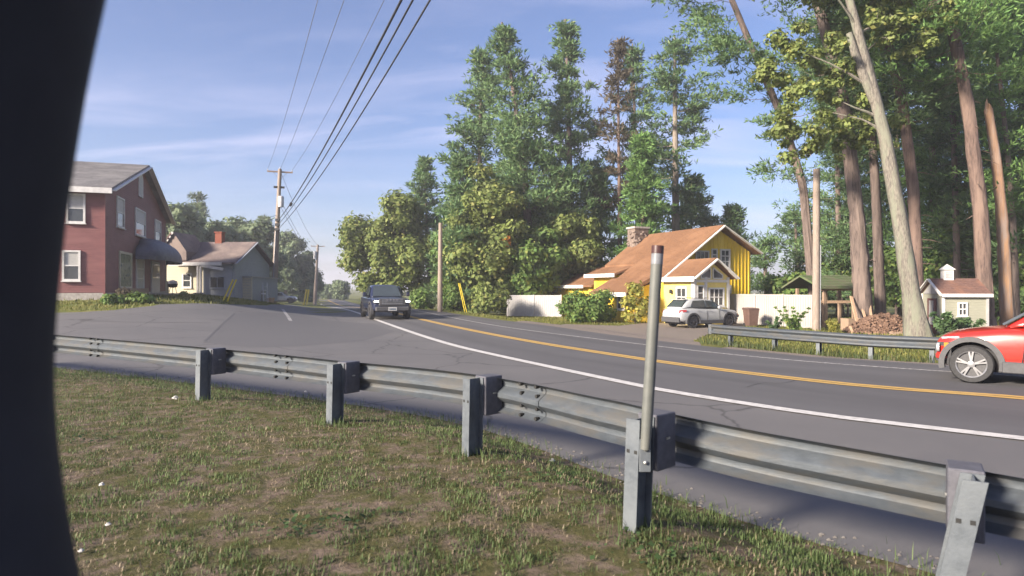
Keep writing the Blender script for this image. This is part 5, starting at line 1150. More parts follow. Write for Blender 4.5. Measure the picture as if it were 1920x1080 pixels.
# --- the wood on the right
GR = 'tall pines at the right'
pine('white_pine', 'slender dark leaning pine, its long boughs reaching left over the yellow house', px_path([(1530, 585), (1506, 350), (1470, 230), (1412, 95), (1368, -10), (1330, -130), (1290, -330)], 38), .27, .09, 51, .30, 4.0, length=.36, width=.075, gap=.85, dens=15, per=5, side=math.pi, group=GR, sparse=.55, inner=.5, prof=lambda u: .75 + .35 * math.sin(3.1 * u) if u < .85 else .6)
pine('white_pine', 'thick brown pine trunk right of the wooden pole, rising behind the woodshed', px_path([(1622, 600), (1606, 400), (1584, 215), (1556, 90), (1520, -40), (1480, -240)], 33.5), .43, .17, 52, .50, 3.4, length=.34, width=.075, gap=.7, dens=16, group=GR, sparse=.25)
pine('white_pine', 'pine trunk half hidden right behind the thick brown trunk', px_path([(1652, 600), (1644, 400), (1634, 240), (1615, 60), (1590, -200)], 38), .30, .12, 53, .40, 4.2, 'needle_dark', length=.36, width=.075, gap=.7, dens=15, group=GR)
pine('white_pine', 'straight brown pine trunk showing just right of the pale grey trunk', px_path([(1724, 600), (1712, 350), (1690, 180), (1655, 40), (1615, -90), (1560, -300)], 34), .31, .13, 54, .42, 4.4, length=.34, width=.075, gap=.7, dens=15, group=GR, sparse=.2, bark='bark_red')
pine('white_pine', 'tall straight reddish pine trunk rising behind the garden shed', px_path([(1850, 610), (1839, 400), (1815, 200), (1780, 20), (1752, -120), (1710, -320)], 31.5), .36, .15, 55, .52, 4.8, 'needle_bright', length=.32, width=.07, gap=.7, dens=17, group=GR, sparse=.15, bark='bark_red')
# dead snag, broken off
sp = px_path([(1890, 600), (1880, 420), (1868, 300), (1853, 205)], 32.5); t = thing('dead_snag', 'broken-off dead tree trunk of bare orange wood behind the red car', 'tree', sp[0])
m = MB(); rough_trunk(m, [p - sp[0] for p in sp], .30, .19, 56, n=30); tp_ = sp[-1] - sp[0]
m.build('trunk', M['bark_orange'], t, smooth=50)
for k, (dx, h, w) in enumerate(((-.10, .55, .10), (.06, .32, .12), (.14, .18, .08))):
    m = MB(); m.tube([tp_ + Vector((dx, 0, -.25)), tp_ + Vector((dx * .9, 0, h * .6)), tp_ + Vector((dx * .6, .02, h))], [w, w * .6, .01], 5); m.build('splinter', M['bark_orange'], t)
pine('thin_pine', 'thin grey pine stem just right of the bare orange snag', px_path([(1908, 590), (1900, 420), (1890, 290), (1872, 120), (1850, -60)], 35), .17, .06, 57, .35, 2.8, 'needle_bright', length=.32, width=.07, gap=.7, dens=14, group=GR)
pine('thin_pine', 'thin brown stem in the dim wood above the garden shed roof', px_path([(1796, 590), (1793, 440), (1788, 250), (1775, 40), (1760, -120)], 40), .20, .08, 58, .2, 3.2, 'needle_dark', length=.36, width=.075, gap=.7, dens=14, group=GR)
# grey-barked broadleaf with a broken fork
gp_ = px_path([(1722, 632), (1690, 430), (1660, 260), (1618, 95), (1588, -20), (1545, -200)], 28.8)
bl_ = blobs_in(1560, -60, 170, 70, 29, 30, .4, .8, 59) + blobs_in(1525, 125, 110, 85, 29.8, 44, .22, .55, 60) + blobs_in(1490, 250, 90, 60, 30.5, 22, .2, .5, 61) + blobs_in(1690, 40, 100, 75, 29.8, 38, .22, .55, 62) + blobs_in(1610, 230, 80, 90, 30.5, 22, .2, .5, 63)
oak = broadleaf('oak_tree', 'big leaning tree with pale lichen-grey trunk in front of the firewood', gp_[0], bl_, .38, 64, 'leaf_olive', 'bark_grey', size=.12, n=800, trunk=gp_)
m = MB(); q0, q1, q2 = [at(*p, 28.8) - gp_[0] for p in ((1640, 190), (1606, 110), (1592, 62))]; m.tube([q0, q1, q2], [.22, .19, .13], 9); m.build('broken_fork', M['bark_grey'], oak, smooth=50)
# pines deeper in the wood close the view; each full-crowned to the ground
GB = 'pines in the depth of the wood'
deep = [(1440, 1432, 455, 52, 2.4, 'needle', 'small green pine right behind the gable end of the yellow house'),
        (1500, 1490, 395, 56, 2.6, 'needle_dark', 'small dark pine seen left of the bare wooden pole'),
        (1575, 1565, 40, 50, 3.6, 'needle', 'full green pine behind the woodshed roof'),
        (1610, 1600, -40, 56, 3.8, 'needle_dark', 'dark pine deep behind the thick brown trunk'),
        (1690, 1672, -120, 48, 4.0, 'needle_dark', 'dark pine in the depth between the brown and the grey trunk'),
        (1755, 1740, -60, 45, 3.6, 'needle_bright', 'bright green pine behind the left side of the garden shed'),
        (1800, 1790, -200, 52, 4.4, 'needle', 'tall green pine far behind the garden shed cupola'),
        (1870, 1850, -160, 44, 4.0, 'needle_bright', 'bright green pine behind the reddish trunk'),
        (1930, 1905, -120, 41, 4.2, 'needle_bright', 'bright green pine behind the snag at the right edge'),
        (1985, 1950, -160, 37, 4.4, 'needle', 'green pine boughs hanging in from the right edge'),
        (2080, 2040, -220, 46, 4.6, 'needle_dark', 'dark pine beyond the right edge of the view')]
for k, (px, ax, ay, Y, R0, nd, lab) in enumerate(deep):
    pine('forest_pine', lab, grow(px, ax, ay, Y), .26, .06, 70 + k, .05, R0, nd, length=.45, width=.09, gap=.62, dens=12, group=GB, prof=lambda u: (1 - u) ** .55 * (.75 + .25 * math.sin(9 * u)) + .1)
# understorey along the back of the wood
for k, (px, py, rx, ry, Y, lf, lab) in enumerate((
    (1475, 545, 50, 40, 46, 'leaf_green', 'green bush behind the right white fence'),
    (1590, 500, 60, 70, 50, 'leaf_green', 'dim green understorey behind the woodshed'),
    (1680, 520, 60, 60, 44, 'leaf_green', 'dim green bush behind the firewood pile'),
    (1775, 470, 60, 60, 43, 'leaf_green', 'green bush above the garden shed roof'),
    (1885, 500, 60, 80, 42, 'leaf_green', 'green bush behind the snag and the red car'),
    (1960, 480, 60, 90, 38, 'leaf_green', 'green bush at the right edge of the wood'))):
    broadleaf('understorey_bush', lab, (atx(px, Y), Y, T(atx(px, Y), Y)), blobs_in(px, py, rx, ry, Y, 20, .6, 1.1, 90 + k), .08, 90 + k, lf, size=.18, n=420, cat='bush', group='bushes in the wood at the right')

# --- tree line far left behind the grey house
GL = 'far trees behind the grey house'
for k, (px, py, rx, ry, Y, lab) in enumerate((
    (340, 452, 60, 84, 78, 'rounded far tree just right of the red house'),
    (398, 470, 50, 84, 84, 'tall far tree behind the brick chimney of the grey house'),
    (446, 484, 46, 80, 90, 'far tree behind the right end of the grey house'),
    (484, 484, 44, 84, 86, 'far tree just left of the tall utility pole'),
    (536, 496, 38, 76, 122, 'far tree just right of the tall utility pole'),
    (572, 518, 28, 52, 128, 'far tree behind the distant utility pole'),
    (300, 470, 46, 70, 90, 'far tree peeping out at the corner of the red house'),
    (640, 543, 16, 24, 150, 'tiny distant tree at the end of the road'),
    (615, 548, 14, 14, 170, 'tiny distant bush left of the end of the road'))):
    broadleaf('far_tree', lab, (atx(px, Y), Y, T(atx(px, Y), Y)), blobs_in(px, py, rx, ry, Y, 34 if k < 7 else 14, 1.0, 2.0, 110 + k), .32, 110 + k, 'leaf_far', size=.34, n=210, group=GL)
pine('far_pine', 'far pine top over the trees left of the utility pole', grow(352, 372, 366, 96), .3, .06, 130, .15, 4.0, 'leaf_far', length=.8, width=.13, gap=.9, dens=6)
pine('far_pine', 'far pine with pointed top near the distant utility pole', grow(500, 496, 402, 112), .3, .06, 131, .15, 4.0, 'leaf_far', length=.9, width=.15, gap=.9, dens=6)
M['log_wood'] = leafmat('split_log_wood', (.085, .05, .036), (.20, .125, .088), None, trans=0.0, rough=.85)
# ------------------------------------------------------------------ poles and wires
def util_pole(label, foot, top, r0=.17, r1=.11, arm=None, loc_only=False, group='utility poles'):
    t = thing('utility_pole', label, 'utility pole', foot, 0, group); f = Vector(foot); T_ = Vector(top) - f
    m = MB(); m.tube([Vector((0, 0, -.3)), T_ * .25, T_ * .5, T_ * .75, T_], [r0 * 1.03, r0 * .97, (r0 + r1) / 2, r1 * 1.1, r1], 12); m.build('shaft', M['pole_wood'], t, smooth=50)
    if arm:
        a, d = arm; c = T_ - Vector((0, 0, .25)); m = MB(); m.bar(c - d * a / 2, c + d * a / 2, .10, .12); ar = m.build('crossarm', M['wood'], t)
        for s in (-.48, 0, .48):
            q = c + d * a * s + Vector((0, 0, .06)) if s else T_
            m = MB(); m.lathe([(.03, 0), (.055, .04), (.035, .08), (.05, .12), (.03, .16)], c=q, seg=8); m.build('insulator', M['insulator'], ar, smooth=40)
        for s in (-1, 1): m = MB(); m.bar(c + d * (a * .3 * s), T_ - Vector((0, 0, .95)), .03, .03); m.build('brace', M['steel_grey'], ar)
    return t
p1 = at(513, 566, 56); p1.z = T(p1.x, 56); p1t = at(525, 317, 56)
ad = Vector((.94, .34, 0))
up = util_pole('tall wooden utility pole with crossarm and transformer beside the parking lot', p1, p1t, .26, .16, (2.1, ad))
f = p1; D_ = p1t - p1
q = p1 + D_ * .865; m = MB(); m.bar(q - ad * .45, q + ad * .45, .22, .16); cl = m.build('cutout_bracket', M['black'], up, off=f)
q = p1 + D_ * .76 + Vector((.30, -.22, 0)); m = MB(); m.lathe([(.05, -.55), (.24, -.52), (.26, .30), (.20, .42), (.05, .46)], c=q, seg=14); tr = m.build('transformer', M['insulator'], up, smooth=40, off=f)
m = MB(); m.bar(q + Vector((-.2, .1, .1)), p1 + D_ * .77, .06, .10); m.build('hanger', M['steel_grey'], tr, off=f)
for k in (.62, .585, .55):
    q = p1 + D_ * k + Vector((.10, -.25, 0)); m = MB(); m.box(q, (.36, .26, .22)); m.build('cable_clamp', M['black'], up, off=f)
m = MB(); m.tube([p1 + D_ * k + Vector((-.02, -.27 + .05 * k, 0)) for k in (0, .3, .55)], .035, 6); m.build('conduit', M['steel_grey'], up, off=f)
p2 = at(590, 567, 108); p2.z = T(p2.x, 108); p2t = at(596, 459, 108)
up2 = util_pole('smaller far utility pole near the end of the road with a crossarm', p2, p2t, .30, .18, (2.2, ad))
for k in (.86, .80):
    q = p2 + (p2t - p2) * k + Vector((-.3, -.3, 0)); m = MB(); m.lathe([(.05, -.4), (.26, -.38), (.26, .30), (.05, .36)], c=q, seg=10); m.build('transformer', M['insulator'], up2, smooth=40, off=p2)
p3 = Vector((5.6, -5.0, T(5.6, -5.0)))
util_pole('wooden utility pole that the overhead wires run to, behind the camera', p3, p3 + Vector((-.1, 0, 11.6)), .2, .13, (2.1, ad))
q = gp(825, 579); q = Vector((atx(825, 47), 47, 0)); q.z = T(q.x, 47)
s1 = util_pole('plain short wooden pole without wires beside the far grass', q, at(826, 418, 47), .19, .14)
q = Vector((atx(1530, 33.2), 33.2, 0)); q.z = T(q.x, 33.2)
s2 = util_pole('bare wooden pole with cut top at the right end of the white fence', q, at(1531, 317, 33.2), .19, .16)
m = MB(); m.tube([Vector((.16, -.12, 0)), (at(1531, 460, 33.2) - q) + Vector((.16, -.12, 0))], .03, 6); m.build('conduit', M['steel_grey'], s2)
WP = []
def wire(label, A, mid, B, r, n=26, cat='wire', mm='cable', group='overhead wires', name='overhead_wire'):
    A, mid, B = Vector(A), Vector(mid), Vector(B); tm = (A.y - mid.y) / (A.y - B.y) if abs(A.y - B.y) > 1 else .5
    P = []
    for i in range(n + 1):
        t = i / n; la = (t - tm) * (t - 1) / (tm); lm = t * (t - 1) / (tm * (tm - 1)); lb = t * (t - tm) / (1 - tm); P.append(A * la + mid * lm + B * lb)
    WP.append(P)
    m = MB(); m.tube([p - A for p in P], r, 6); o = m.build(name, M[mm], None, smooth=60); o.location = A; return tag(o, label, cat, group)
arm_c = p1t - Vector((0, 0, .05)); t3 = p3 + Vector((-.1, 0, 11.45))
for px_, s, lab in ((583, -1.0, 'thin overhead wire farthest left, from the left end of the crossarm'), (628, 0.0, 'thin overhead wire, second from the left, from the pole top'), (697, 1.0, 'thin overhead wire from the right end of the crossarm')):
    mid = at(px_, 48, 23.0); wire(lab, arm_c + ad * s, mid, t3 + ad * s * .9, .011, mm='cable_grey')
for px_, k, r, lab in ((728, .62, .030, 'thickest dark overhead cable, left of the three low cables'), (748, .585, .024, 'middle one of the three low dark overhead cables'), (778, .55, .024, 'right one of the three low dark overhead cables')):
    A = p1 + D_ * k + Vector((.2, -.3, 0)); mid = at(px_, 48, 15.5); wire(lab, A, mid, p3 + Vector((.0, 0, 11.6 * (.74 + .03 * (k - .55) / .035) - .35)), r, cat='cable', group='low overhead cables')
# splice case on the thick cable
CL = WP[3][5] + Vector((0, 0, -.11))
m = MB(); m.tube([Vector((-.05, .1, 0)), Vector((.2, -.5, .03))], .10, 10); o = m.build('cable_closure', M['cable'], None, smooth=50); o.location = CL; tag(o, 'small black splice case hanging on the thick overhead cable', 'cable closure')
for k, z in enumerate((-.1, -2.6, -3.2)):
    A = p1t + Vector((0, 0, z)); B = p2t + Vector((0, 0, z * .7)); mid = (A + B) / 2 - Vector((0, 0, .9)); wire(('topmost', 'middle', 'lowest')[k] + ' of the wires running on from the tall pole to the far pole', A, mid, B, .018, cat='wire', group='wires to the far pole')
hA = Vector((atx(318, 47), 47.2, 0)); hA.z = at(318, 412, 47).z
wire('service wire sagging from the tall utility pole to the red house', p1 + D_ * .66, (p1 + D_ * .66 + hA) / 2 - Vector((0, 0, .5)), hA, .018, group=None)
# guy wires with yellow guards
def guard(label, a, b, r=.045, n=2, gap=.28):
    a, b = Vector(a), Vector(b); t = thing('guy_guard', label, 'guy guard', a, 0, 'yellow guy wire guards')
    for k in range(n):
        s = Vector((gap * (k - (n - 1) / 2), 0, 0)); m = MB(); m.tube([s + Vector((0, 0, -.05)), (b - a) * .5 + s * .8, (b - a) + s * .7], r, 8); m.build('sleeve', M['yellow_guard'], t, smooth=50)
    return t
x, y = gp(421, 566); guard('pair of slanting yellow guy guards in the grass before the slatted shed', (x, y, T(x, y)), at(440, 524, y), .045)
x, y = gp(574, 567); y = 100; x = atx(572, y); guard('pair of small yellow guards beside the far utility pole', (x, y, T(x, y)), at(577, 543, y), .14, 2, .5)
x = atx(874, 46); guard('yellow guy guard leaning beside the plain short pole', (x, 46, T(x, 46)), at(861, 531, 46), .032, 2, .14)

# ------------------------------------------------------------------ far guardrail
fg = [(1345, 645), (1354, 646), (1443, 659), (1529, 667), (1626, 675), (1728, 681), (1850, 689), (1990, 697)]
FGP = np.array([(6.45, 20.6), (6.72, 19.9), (7.45, 18.3), (8.15, 17.1), (9.0, 16.1), (10.0, 15.25), (11.5, 14.3), (13.4, 13.0), (16.2, 10.8), (19.5, 7.9)])
t = thing('guardrail', 'silver W-beam guardrail on the far side of the road, behind the red car', 'guardrail', (FGP[1][0], FGP[1][1], T(*FGP[1]))); g1 = t.location.copy()
ln_ = resample(smoothline(FGP, 2), .4); dl = np.gradient(ln_, axis=0); dl /= np.linalg.norm(dl, axis=1)[:, None]; nl = np.column_stack([dl[:, 1], -dl[:, 0]]); nl *= -np.sign(nl[:, 1])[:, None]
hz = .62 + 0 * ln_[:, 0]; zt_ = np.interp(ln_[:, 0], FGP[:, 0], [max(T(*p), -.12) for p in FGP])
m = MB(); m.sweep(w_profile(), [(p[0], p[1], z + .62 - .155) for p, z in zip(ln_, zt_)], [(a, b, 0) for a, b in nl]); m.build('rail', M['galv_rail'], t, smooth=35, off=g1)
for p in FGP[1:]:
    i = int(np.argmin(((ln_ - p) ** 2).sum(1))); n = Vector((nl[i][0], nl[i][1], 0)); u = Vector((dl[i][0], dl[i][1], 0)); z = T(*p); c = Vector((p[0], p[1], 0)) - n * .10; h = zt_[i] + .58 - z
    m = MB(); m.obox(c + ZU * (z + h / 2 - .15) - n * .06, u, n, ZU, .10, .009, h + .3); m.obox(c + ZU * (z + h / 2 - .15) + n * .06, u, n, ZU, .10, .009, h + .29); m.obox(c + ZU * (z + h / 2 - .15), u, n, ZU, .007, .111, h + .28); m.build('post', M['galv'], t, off=g1)
m = MB(); e = ln_[0]; m.tube([Vector((e[0] - .02, e[1] + .05, zt_[0] + .31)), Vector((e[0] - .02, e[1] + .05, zt_[0] + .62))], .10, 12); m.build('end_piece', M['galv_rail'], t, smooth=40, off=g1)

# ------------------------------------------------------------------ yard things at the right
x, y = atx(1408, 36.5), 36.5; z = T(x, y)
b = thing('wheelie_bin', 'brown wheeled rubbish bin standing against the tall white fence', 'bin', (x, y, z), R(8))
m = MB(); m._add([(-.25, -.28, .06), (.25, -.28, .06), (.25, .28, .06), (-.25, .28, .06), (-.32, -.36, 1.0), (.32, -.36, 1.0), (.32, .36, 1.0), (-.32, .36, 1.0)], [(3, 2, 1, 0), (4, 5, 6, 7), (0, 1, 5, 4), (1, 2, 6, 5), (2, 3, 7, 6), (3, 0, 4, 7)]); m.build('body', M['bin'], b, bevel=.02)
m = MB(); m.prism([(-.34, -.40, 1.0), (-.34, -.30, 1.07), (-.34, .36, 1.10), (-.34, .42, 1.0)], (.68, 0, 0)); m.build('lid', M['bin'], b, bevel=.015)
for s in (-1, 1): m = MB(); m.lathe([(.10, -.03), (.10, .03)], c=(s * .28, .26, .10), axis='x', seg=14); m.build('wheel', M['black'], b)
m = MB(); m.bar((-.28, .46, .98), (.28, .46, .98), .03, .03); m.build('handle', M['bin'], b)
# firewood heap: split logs lying every way over a mound
x0, y0 = atx(1655, 31.5), 31.5; z0 = T(x0, y0)
fw_ = thing('firewood_pile', 'heap of split brown firewood in front of the thick trunks', 'firewood', (x0, y0, z0))
rng = random.Random(7); m = MB()
for k in range(900):
    a, rr_ = rng.uniform(0, 6.28), rng.random() ** .5; lx, ly = 1.75 * rr_ * math.cos(a), 1.15 * rr_ * math.sin(a); h = .90 * (1 - rr_ ** 1.7) * rng.uniform(.78, 1.0) + .05
    d = Vector((rng.gauss(0, 1), rng.gauss(0, .7), rng.gauss(0, .35))).normalized(); L = rng.uniform(.22, .38); c = Vector((lx, ly, h)); w = rng.uniform(.05, .09)
    p, q = c - d * L / 2, c + d * L / 2; n = d.cross(ZU).normalized(); u_ = d.cross(n)
    tri = [p + n * w, p - n * w * .6 + u_ * w * .7, p - n * w * .5 - u_ * w * .8]; m.prism(tri, q - p)
o = m.build('split_logs', M['log_wood'], fw_); o['kind'] = 'stuff'
m = MB(); m.lathe([(1.4, -.05), (1.15, .15), (.7, .38), (.1, .5)], seg=18); m.build('inner_heap', M['wood'], fw_)
for k, (a, b_, ya, yb, w, lab) in enumerate((
    ((1612, 622), (1596, 556), 31.6, 33.4, .16, 'thick sawn board leaning left of the firewood heap'),
    ((1627, 610), (1611, 558), 32.4, 33.8, .12, 'middle sawn board leaning behind the firewood heap'),
    ((1634, 598), (1628, 553), 33.0, 33.2, .12, 'upright sawn board standing against the thick trunk'),
    ((1678, 632), (1640, 595), 30.2, 31.4, .13, 'board lying slanted down the front of the firewood heap'),
    ((1600, 628), (1594, 612), 31.0, 31.3, .10, 'short stub of board at the left foot of the heap'))):
    A, B = at(*a, ya), at(*b_, yb); zz_ = T(A.x, A.y); A.z = max(zz_, A.z - .0); m = MB(); m.bar((0, 0, -.03), B - A, w, .045, up=(0, 1, 0)); o = m.build('plank', M['fresh_wood'], None); o.location = A; tag(o, lab, 'board', 'boards leaning at the firewood')
x, y = atx(1598, 33), 33.0
t = thing('wood_crate', 'low dark wooden crate of kindling beside the woodshed', 'crate', (x, y, T(x, y)), R(10))
for k in range(4): m = MB(); m.box((0, -.3, .10 + .16 * k), (.9, .03, .13)); m.build('slat', M['wood'], t)
for s in (-1, 1):
    m = MB(); m.box((.44 * s, 0, .33), (.04, .56, .66)); m.build('side', M['wood'], t)
m = MB(); m.box((0, .28, .33), (.84, .03, .62)); m.build('back', M['wood'], t)
m = MB(); m.box((0, 0, .2), (.82, .52, .3)); m.build('kindling', M['fresh_wood'], t)
# fern-like plants behind the far guardrail
def fronds(name, label, base, n, L, seed, mm='leaf_green', up=.9, w=.5, size=.065):
    rng = np.random.default_rng(seed); t = thing(name, label, 'plant', base, 0); m = MB(); PT = []
    for k in range(n):
        az = rng.uniform(0, 6.28); l = L * rng.uniform(.6, 1.1); lean = rng.uniform(.2, 1.0) * w; P = [np.array([math.cos(az) * lean * l * s ** 1.3, math.sin(az) * lean * l * s ** 1.3, l * (up * s - .35 * w * s ** 2.5)]) for s in np.linspace(0, 1, 7)]
        m.tube([Vector(p) for p in P], [.012, .011, .01, .008, .006, .005, .003], 3, cap=False)
        for i in range(1, 7): PT.append(P[i] + rng.normal(size=(16, 3)) * np.array([.12, .12, .06]) * l * .5 * (1.15 - i / 7))
    m.build('stems', M['bark_pine'], t); V, Fc = leaves_np(np.vstack(PT), size, rng, aspect=2.4); np_mesh('foliage', V, Fc, M[mm], t); return t
x, y = atx(1487, 28.5), 28.5; fronds('sapling', 'leafy young sapling growing in front of the tall white fence', (x, y, T(x, y)), 12, 1.7, 201)
x, y = atx(1452, 29.5), 29.5; fronds('sapling', 'low dark sapling left of the leafy one at the white fence', (x, y, T(x, y)), 7, 1.1, 202, 'needle_dark')
x, y = atx(1778, 27.0), 27; fronds('fern_plant', 'spiky dark fern in front of the garden shed wall', (x, y, T(x, y)), 12, 1.5, 203, 'needle_dark', size=.11)
x, y = atx(1812, 27.2), 27.2; fronds('fern_plant', 'second spiky fern lower right at the garden shed', (x, y, T(x, y)), 9, 1.2, 204, 'needle_dark', size=.11)
x, y = atx(1560, 31), 31; fronds('weed_clump', 'green weeds growing at the woodshed foot', (x, y, T(x, y)), 10, .9, 205, 'leaf_yellow')

# ------------------------------------------------------------------ things by the houses at the left
for k, (px, py, rx, ry, lab) in enumerate(((212, 562, 22, 9, 'low green shrub at the corner of the red house'), (262, 560, 24, 9, 'low green shrub under the shop window of the red house'))):
    x, y = gp(px, py + 8); broadleaf('foundation_shrub', lab, (x, y, T(x, y)), blobs_in(px, py, rx, ry, y, 9, .22, .4, 140 + k), .03, 140 + k, 'leaf_green', size=.13, n=520, cat='bush', group='shrubs along the red house')
x, y = gp(232, 566); broadleaf('flower_bush', 'pinkish flowers in the bed below the shop window', (x, y - .2, T(x, y - .2)), blobs_in(235, 549, 15, 6, y - .2, 6, .18, .3, 145), .02, 145, 'needle_brown', size=.10, n=520, cat='flowers')
Yg = 47.5
x = atx(344, Yg); broadleaf('round_shrub', 'small round shrub under the window of the grey house', (x, Yg, T(x, Yg)), blobs_in(346, 552, 9, 9, Yg, 6, .2, .32, 150), .02, 150, 'leaf_green', size=.13, n=420, cat='bush')
def urn(name, label, cat, px, Y, prof, mm):
    x = atx(px, Y); t = thing(name, label, cat, (x, Y, T(x, Y))); m = MB(); m.lathe(prof, seg=18); m.build('body', M[mm], t, smooth=50); return t
t = urn('gas_tank', 'round white tank standing on the grass left of the utility pole', 'tank', 472, 52, [(.20, -.02), (.36, .1), (.44, .35), (.42, .62), (.28, .82), (.10, .88)], 'white_trim')
m = MB(); m.lathe([(.06, .86), (.06, .96), (.12, .97), (.12, 1.02)], seg=10); m.build('valve', M['steel_grey'], t)
t = urn('bollard', 'short pale green bollard on the grass left of the utility pole', 'bollard', 494, 52, [(.17, -.05), (.17, .85), (.15, .95), (.05, 1.02)], 'shed_wall')
m = MB(); m.lathe([(.175, .68), (.175, .78)], seg=18); m.build('band', M['white_trim'], t)
t = urn('planter', 'tan planter pot at the foot of the tall utility pole', 'planter', 507, 53, [(.26, 0), (.34, .42), (.37, .46), (.33, .48)], 'fresh_wood')
m = MB(); m.lathe([(.32, .44), (.30, .47)], seg=14); m.build('soil', M['dark_wood'], t)
t = urn('rain_barrel', 'pale barrel standing at the left corner of the grey house', 'barrel', 306, 48, [(.32, 0), (.38, .3), (.38, .75), (.32, 1.05), (.28, 1.08)], 'shed_wall')
for z in (.25, .8): m = MB(); m.lathe([(.387, z), (.387, z + .05)], seg=18); m.build('hoop', M['steel_grey'], t)
t = thing('outdoor_grill', 'dark grill on legs with pale lid in front of the cream house wall', 'grill', (atx(324, 48), 48, T(atx(324, 48), 48)))
m = MB(); m.lathe([(.05, .55), (.30, .62), (.34, .82), (.34, .86)], seg=16); m.build('bowl', M['black'], t, smooth=50)
m = MB(); m.lathe([(.34, .865), (.30, 1.05), (.08, 1.14)], seg=16); m.build('lid', M['insulator'], t, smooth=50)
for k in range(3): a = k * 2.094; m = MB(); m.tube([(math.cos(a) * .18, math.sin(a) * .18, .62), (math.cos(a) * .34, math.sin(a) * .34, 0)], .02, 6); m.build('leg', M['black'], t)
# ladder frame leaning beside the shed
x = atx(486, 50); t = thing('ladder', 'pale ladder leaning on the grey side of the slatted shed', 'ladder', (x, 50, T(x, 50)))
for s in (0, .35): m = MB(); m.bar((s + .35, 0, 0), (s, .7, 1.5), .05, .06); m.build('side_rail', M['vinyl_cool'], t)
for k in range(1, 5): q = k / 5; m = MB(); m.bar((.35 - .35 * q, .7 * q, 1.5 * q), (.70 - .35 * q, .7 * q, 1.5 * q), .03, .03); m.build('rung', M['vinyl_cool'], t)
# far vehicle beyond the pole
crossover('far_car', 'tiny pale car far behind the tall utility pole', (atx(527, 88), 88, T(atx(527, 88), 88)), R(10), 'silver_paint', 'dark_rim')
# ------------------------------------------------------------------ grass
M['blade'] = leafmat('grass_blades', (0.066, 0.105, 0.034), (0.118, 0.160, 0.062), (0.223, 0.198, 0.112), trans=.3)
M['blade_dry'] = leafmat('dry_grass', (0.186, 0.146, 0.093), (0.273, 0.223, 0.155), None, trans=.25)
M['blade_lawn'] = leafmat('lawn_blades', (0.091, 0.115, 0.025), (0.189, 0.182, 0.052), (0.266, 0.224, 0.084), trans=.3)
M['blade_road'] = leafmat('roadside_blades', (.05, .075, .028), (.11, .125, .05), (.19, .16, .09), trans=.3)
rng = np.random.default_rng(500)
def vnoise(x, y, s, seed):
    """smooth value noise for patchy growth"""
    g = np.random.default_rng(seed).random((64, 64)); u, v = x / s, y / s; i, j = np.floor(u).astype(int), np.floor(v).astype(int); a, b = u - i, v - j; a = a * a * (3 - 2 * a); b = b * b * (3 - 2 * b)
    G = lambda p, q: g[p % 64, q % 64]
    return G(i, j) * (1 - a) * (1 - b) + G(i + 1, j) * a * (1 - b) + G(i, j + 1) * (1 - a) * b + G(i + 1, j + 1) * a * b
def blades(name, x, y, h, w, m, label, lean=.5, hv=None):
    n = len(x); z = terr(x, y) - .004; az = rng.uniform(0, 2 * np.pi, n); l = h * rng.uniform(.45, 1.2, n) * (1 if hv is None else hv)
    le = rng.uniform(.1, 1, n) * lean; dx, dy = np.cos(az) * le * l, np.sin(az) * le * l; px, py = -np.sin(az) * w / 2, np.cos(az) * w / 2; wv = rng.uniform(.6, 1.4, n)
    B = np.column_stack([x, y, z]); P = np.column_stack([px * wv, py * wv, 0 * px]); mid = B + np.column_stack([dx * .35, dy * .35, l * .62]); tip = B + np.column_stack([dx, dy, l * (1 - .25 * le)])
    V = np.stack([B - P, B + P, mid + P * .7, tip, mid - P * .7], 1).reshape(-1, 3); k = np.arange(n)[:, None] * 5
    me = bpy.data.meshes.new(name); Q = np.hstack([k, k + 1, k + 2, k + 4]); Tr = np.hstack([k + 4, k + 2, k + 3])
    me.vertices.add(len(V)); me.vertices.foreach_set('co', V.astype(np.float32).ravel()); nl = n * 7; me.loops.add(nl)
    me.loops.foreach_set('vertex_index', np.hstack([Q, Tr]).astype(np.int32).ravel()); me.polygons.add(2 * n)
    me.polygons.foreach_set('loop_start', (np.arange(n)[:, None] * 7 + np.array([0, 4])).astype(np.int32).ravel())
    try: me.polygons.foreach_set('loop_total', np.tile([4, 3], n).astype(np.int32))
    except Exception: pass
    me.materials.append(m); me.update(calc_edges=True); me.validate()
    return tag(link(name, me), label, 'grass', kind='stuff')
def verge_pts(n, y0, y1, seed):
    r = np.random.default_rng(seed); y = y0 + (y1 - y0) * r.random(n) ** 1.15; x = (r.random(n) * 2 - 1) * (y * .83 + .4)
    k = y < np.interp(x, VE[::-1, 0], VE[::-1, 1]) + vnoise(x, y, .35, 3) * .25 - .12; return x[k], y[k]
x, y = verge_pts(260000, 2.2, 13.6, 1); f1_ = vnoise(x, y, .45, 11) * .40 + vnoise(x, y, .13, 12) * .60; dedge = np.interp(x, VE[::-1, 0], VE[::-1, 1]) - y
keep = rng.random(len(x)) < np.clip((f1_ - .38) * 4.5, .06, 1) * np.where(dedge < 1.0, 1.0, .8)
hv = .55 + .9 * np.clip(f1_ - .3, 0, .6) + .35 * (dedge < .9)
blades('verge_grass', x[keep], y[keep], .048, .0060, M['blade'], 'short patchy green grass of the verge in the foreground', .75, hv[keep])
x, y = verge_pts(60000, 2.2, 13.0, 2); f2_ = vnoise(x, y, .5, 21); keep = rng.random(len(x)) < np.clip((f2_ - .25) * 2, .12, 1)
blades('dry_grass', x[keep], y[keep], .034, .006, M['blade_dry'], 'dry straw-coloured grass and thatch among the verge grass', 1.3)
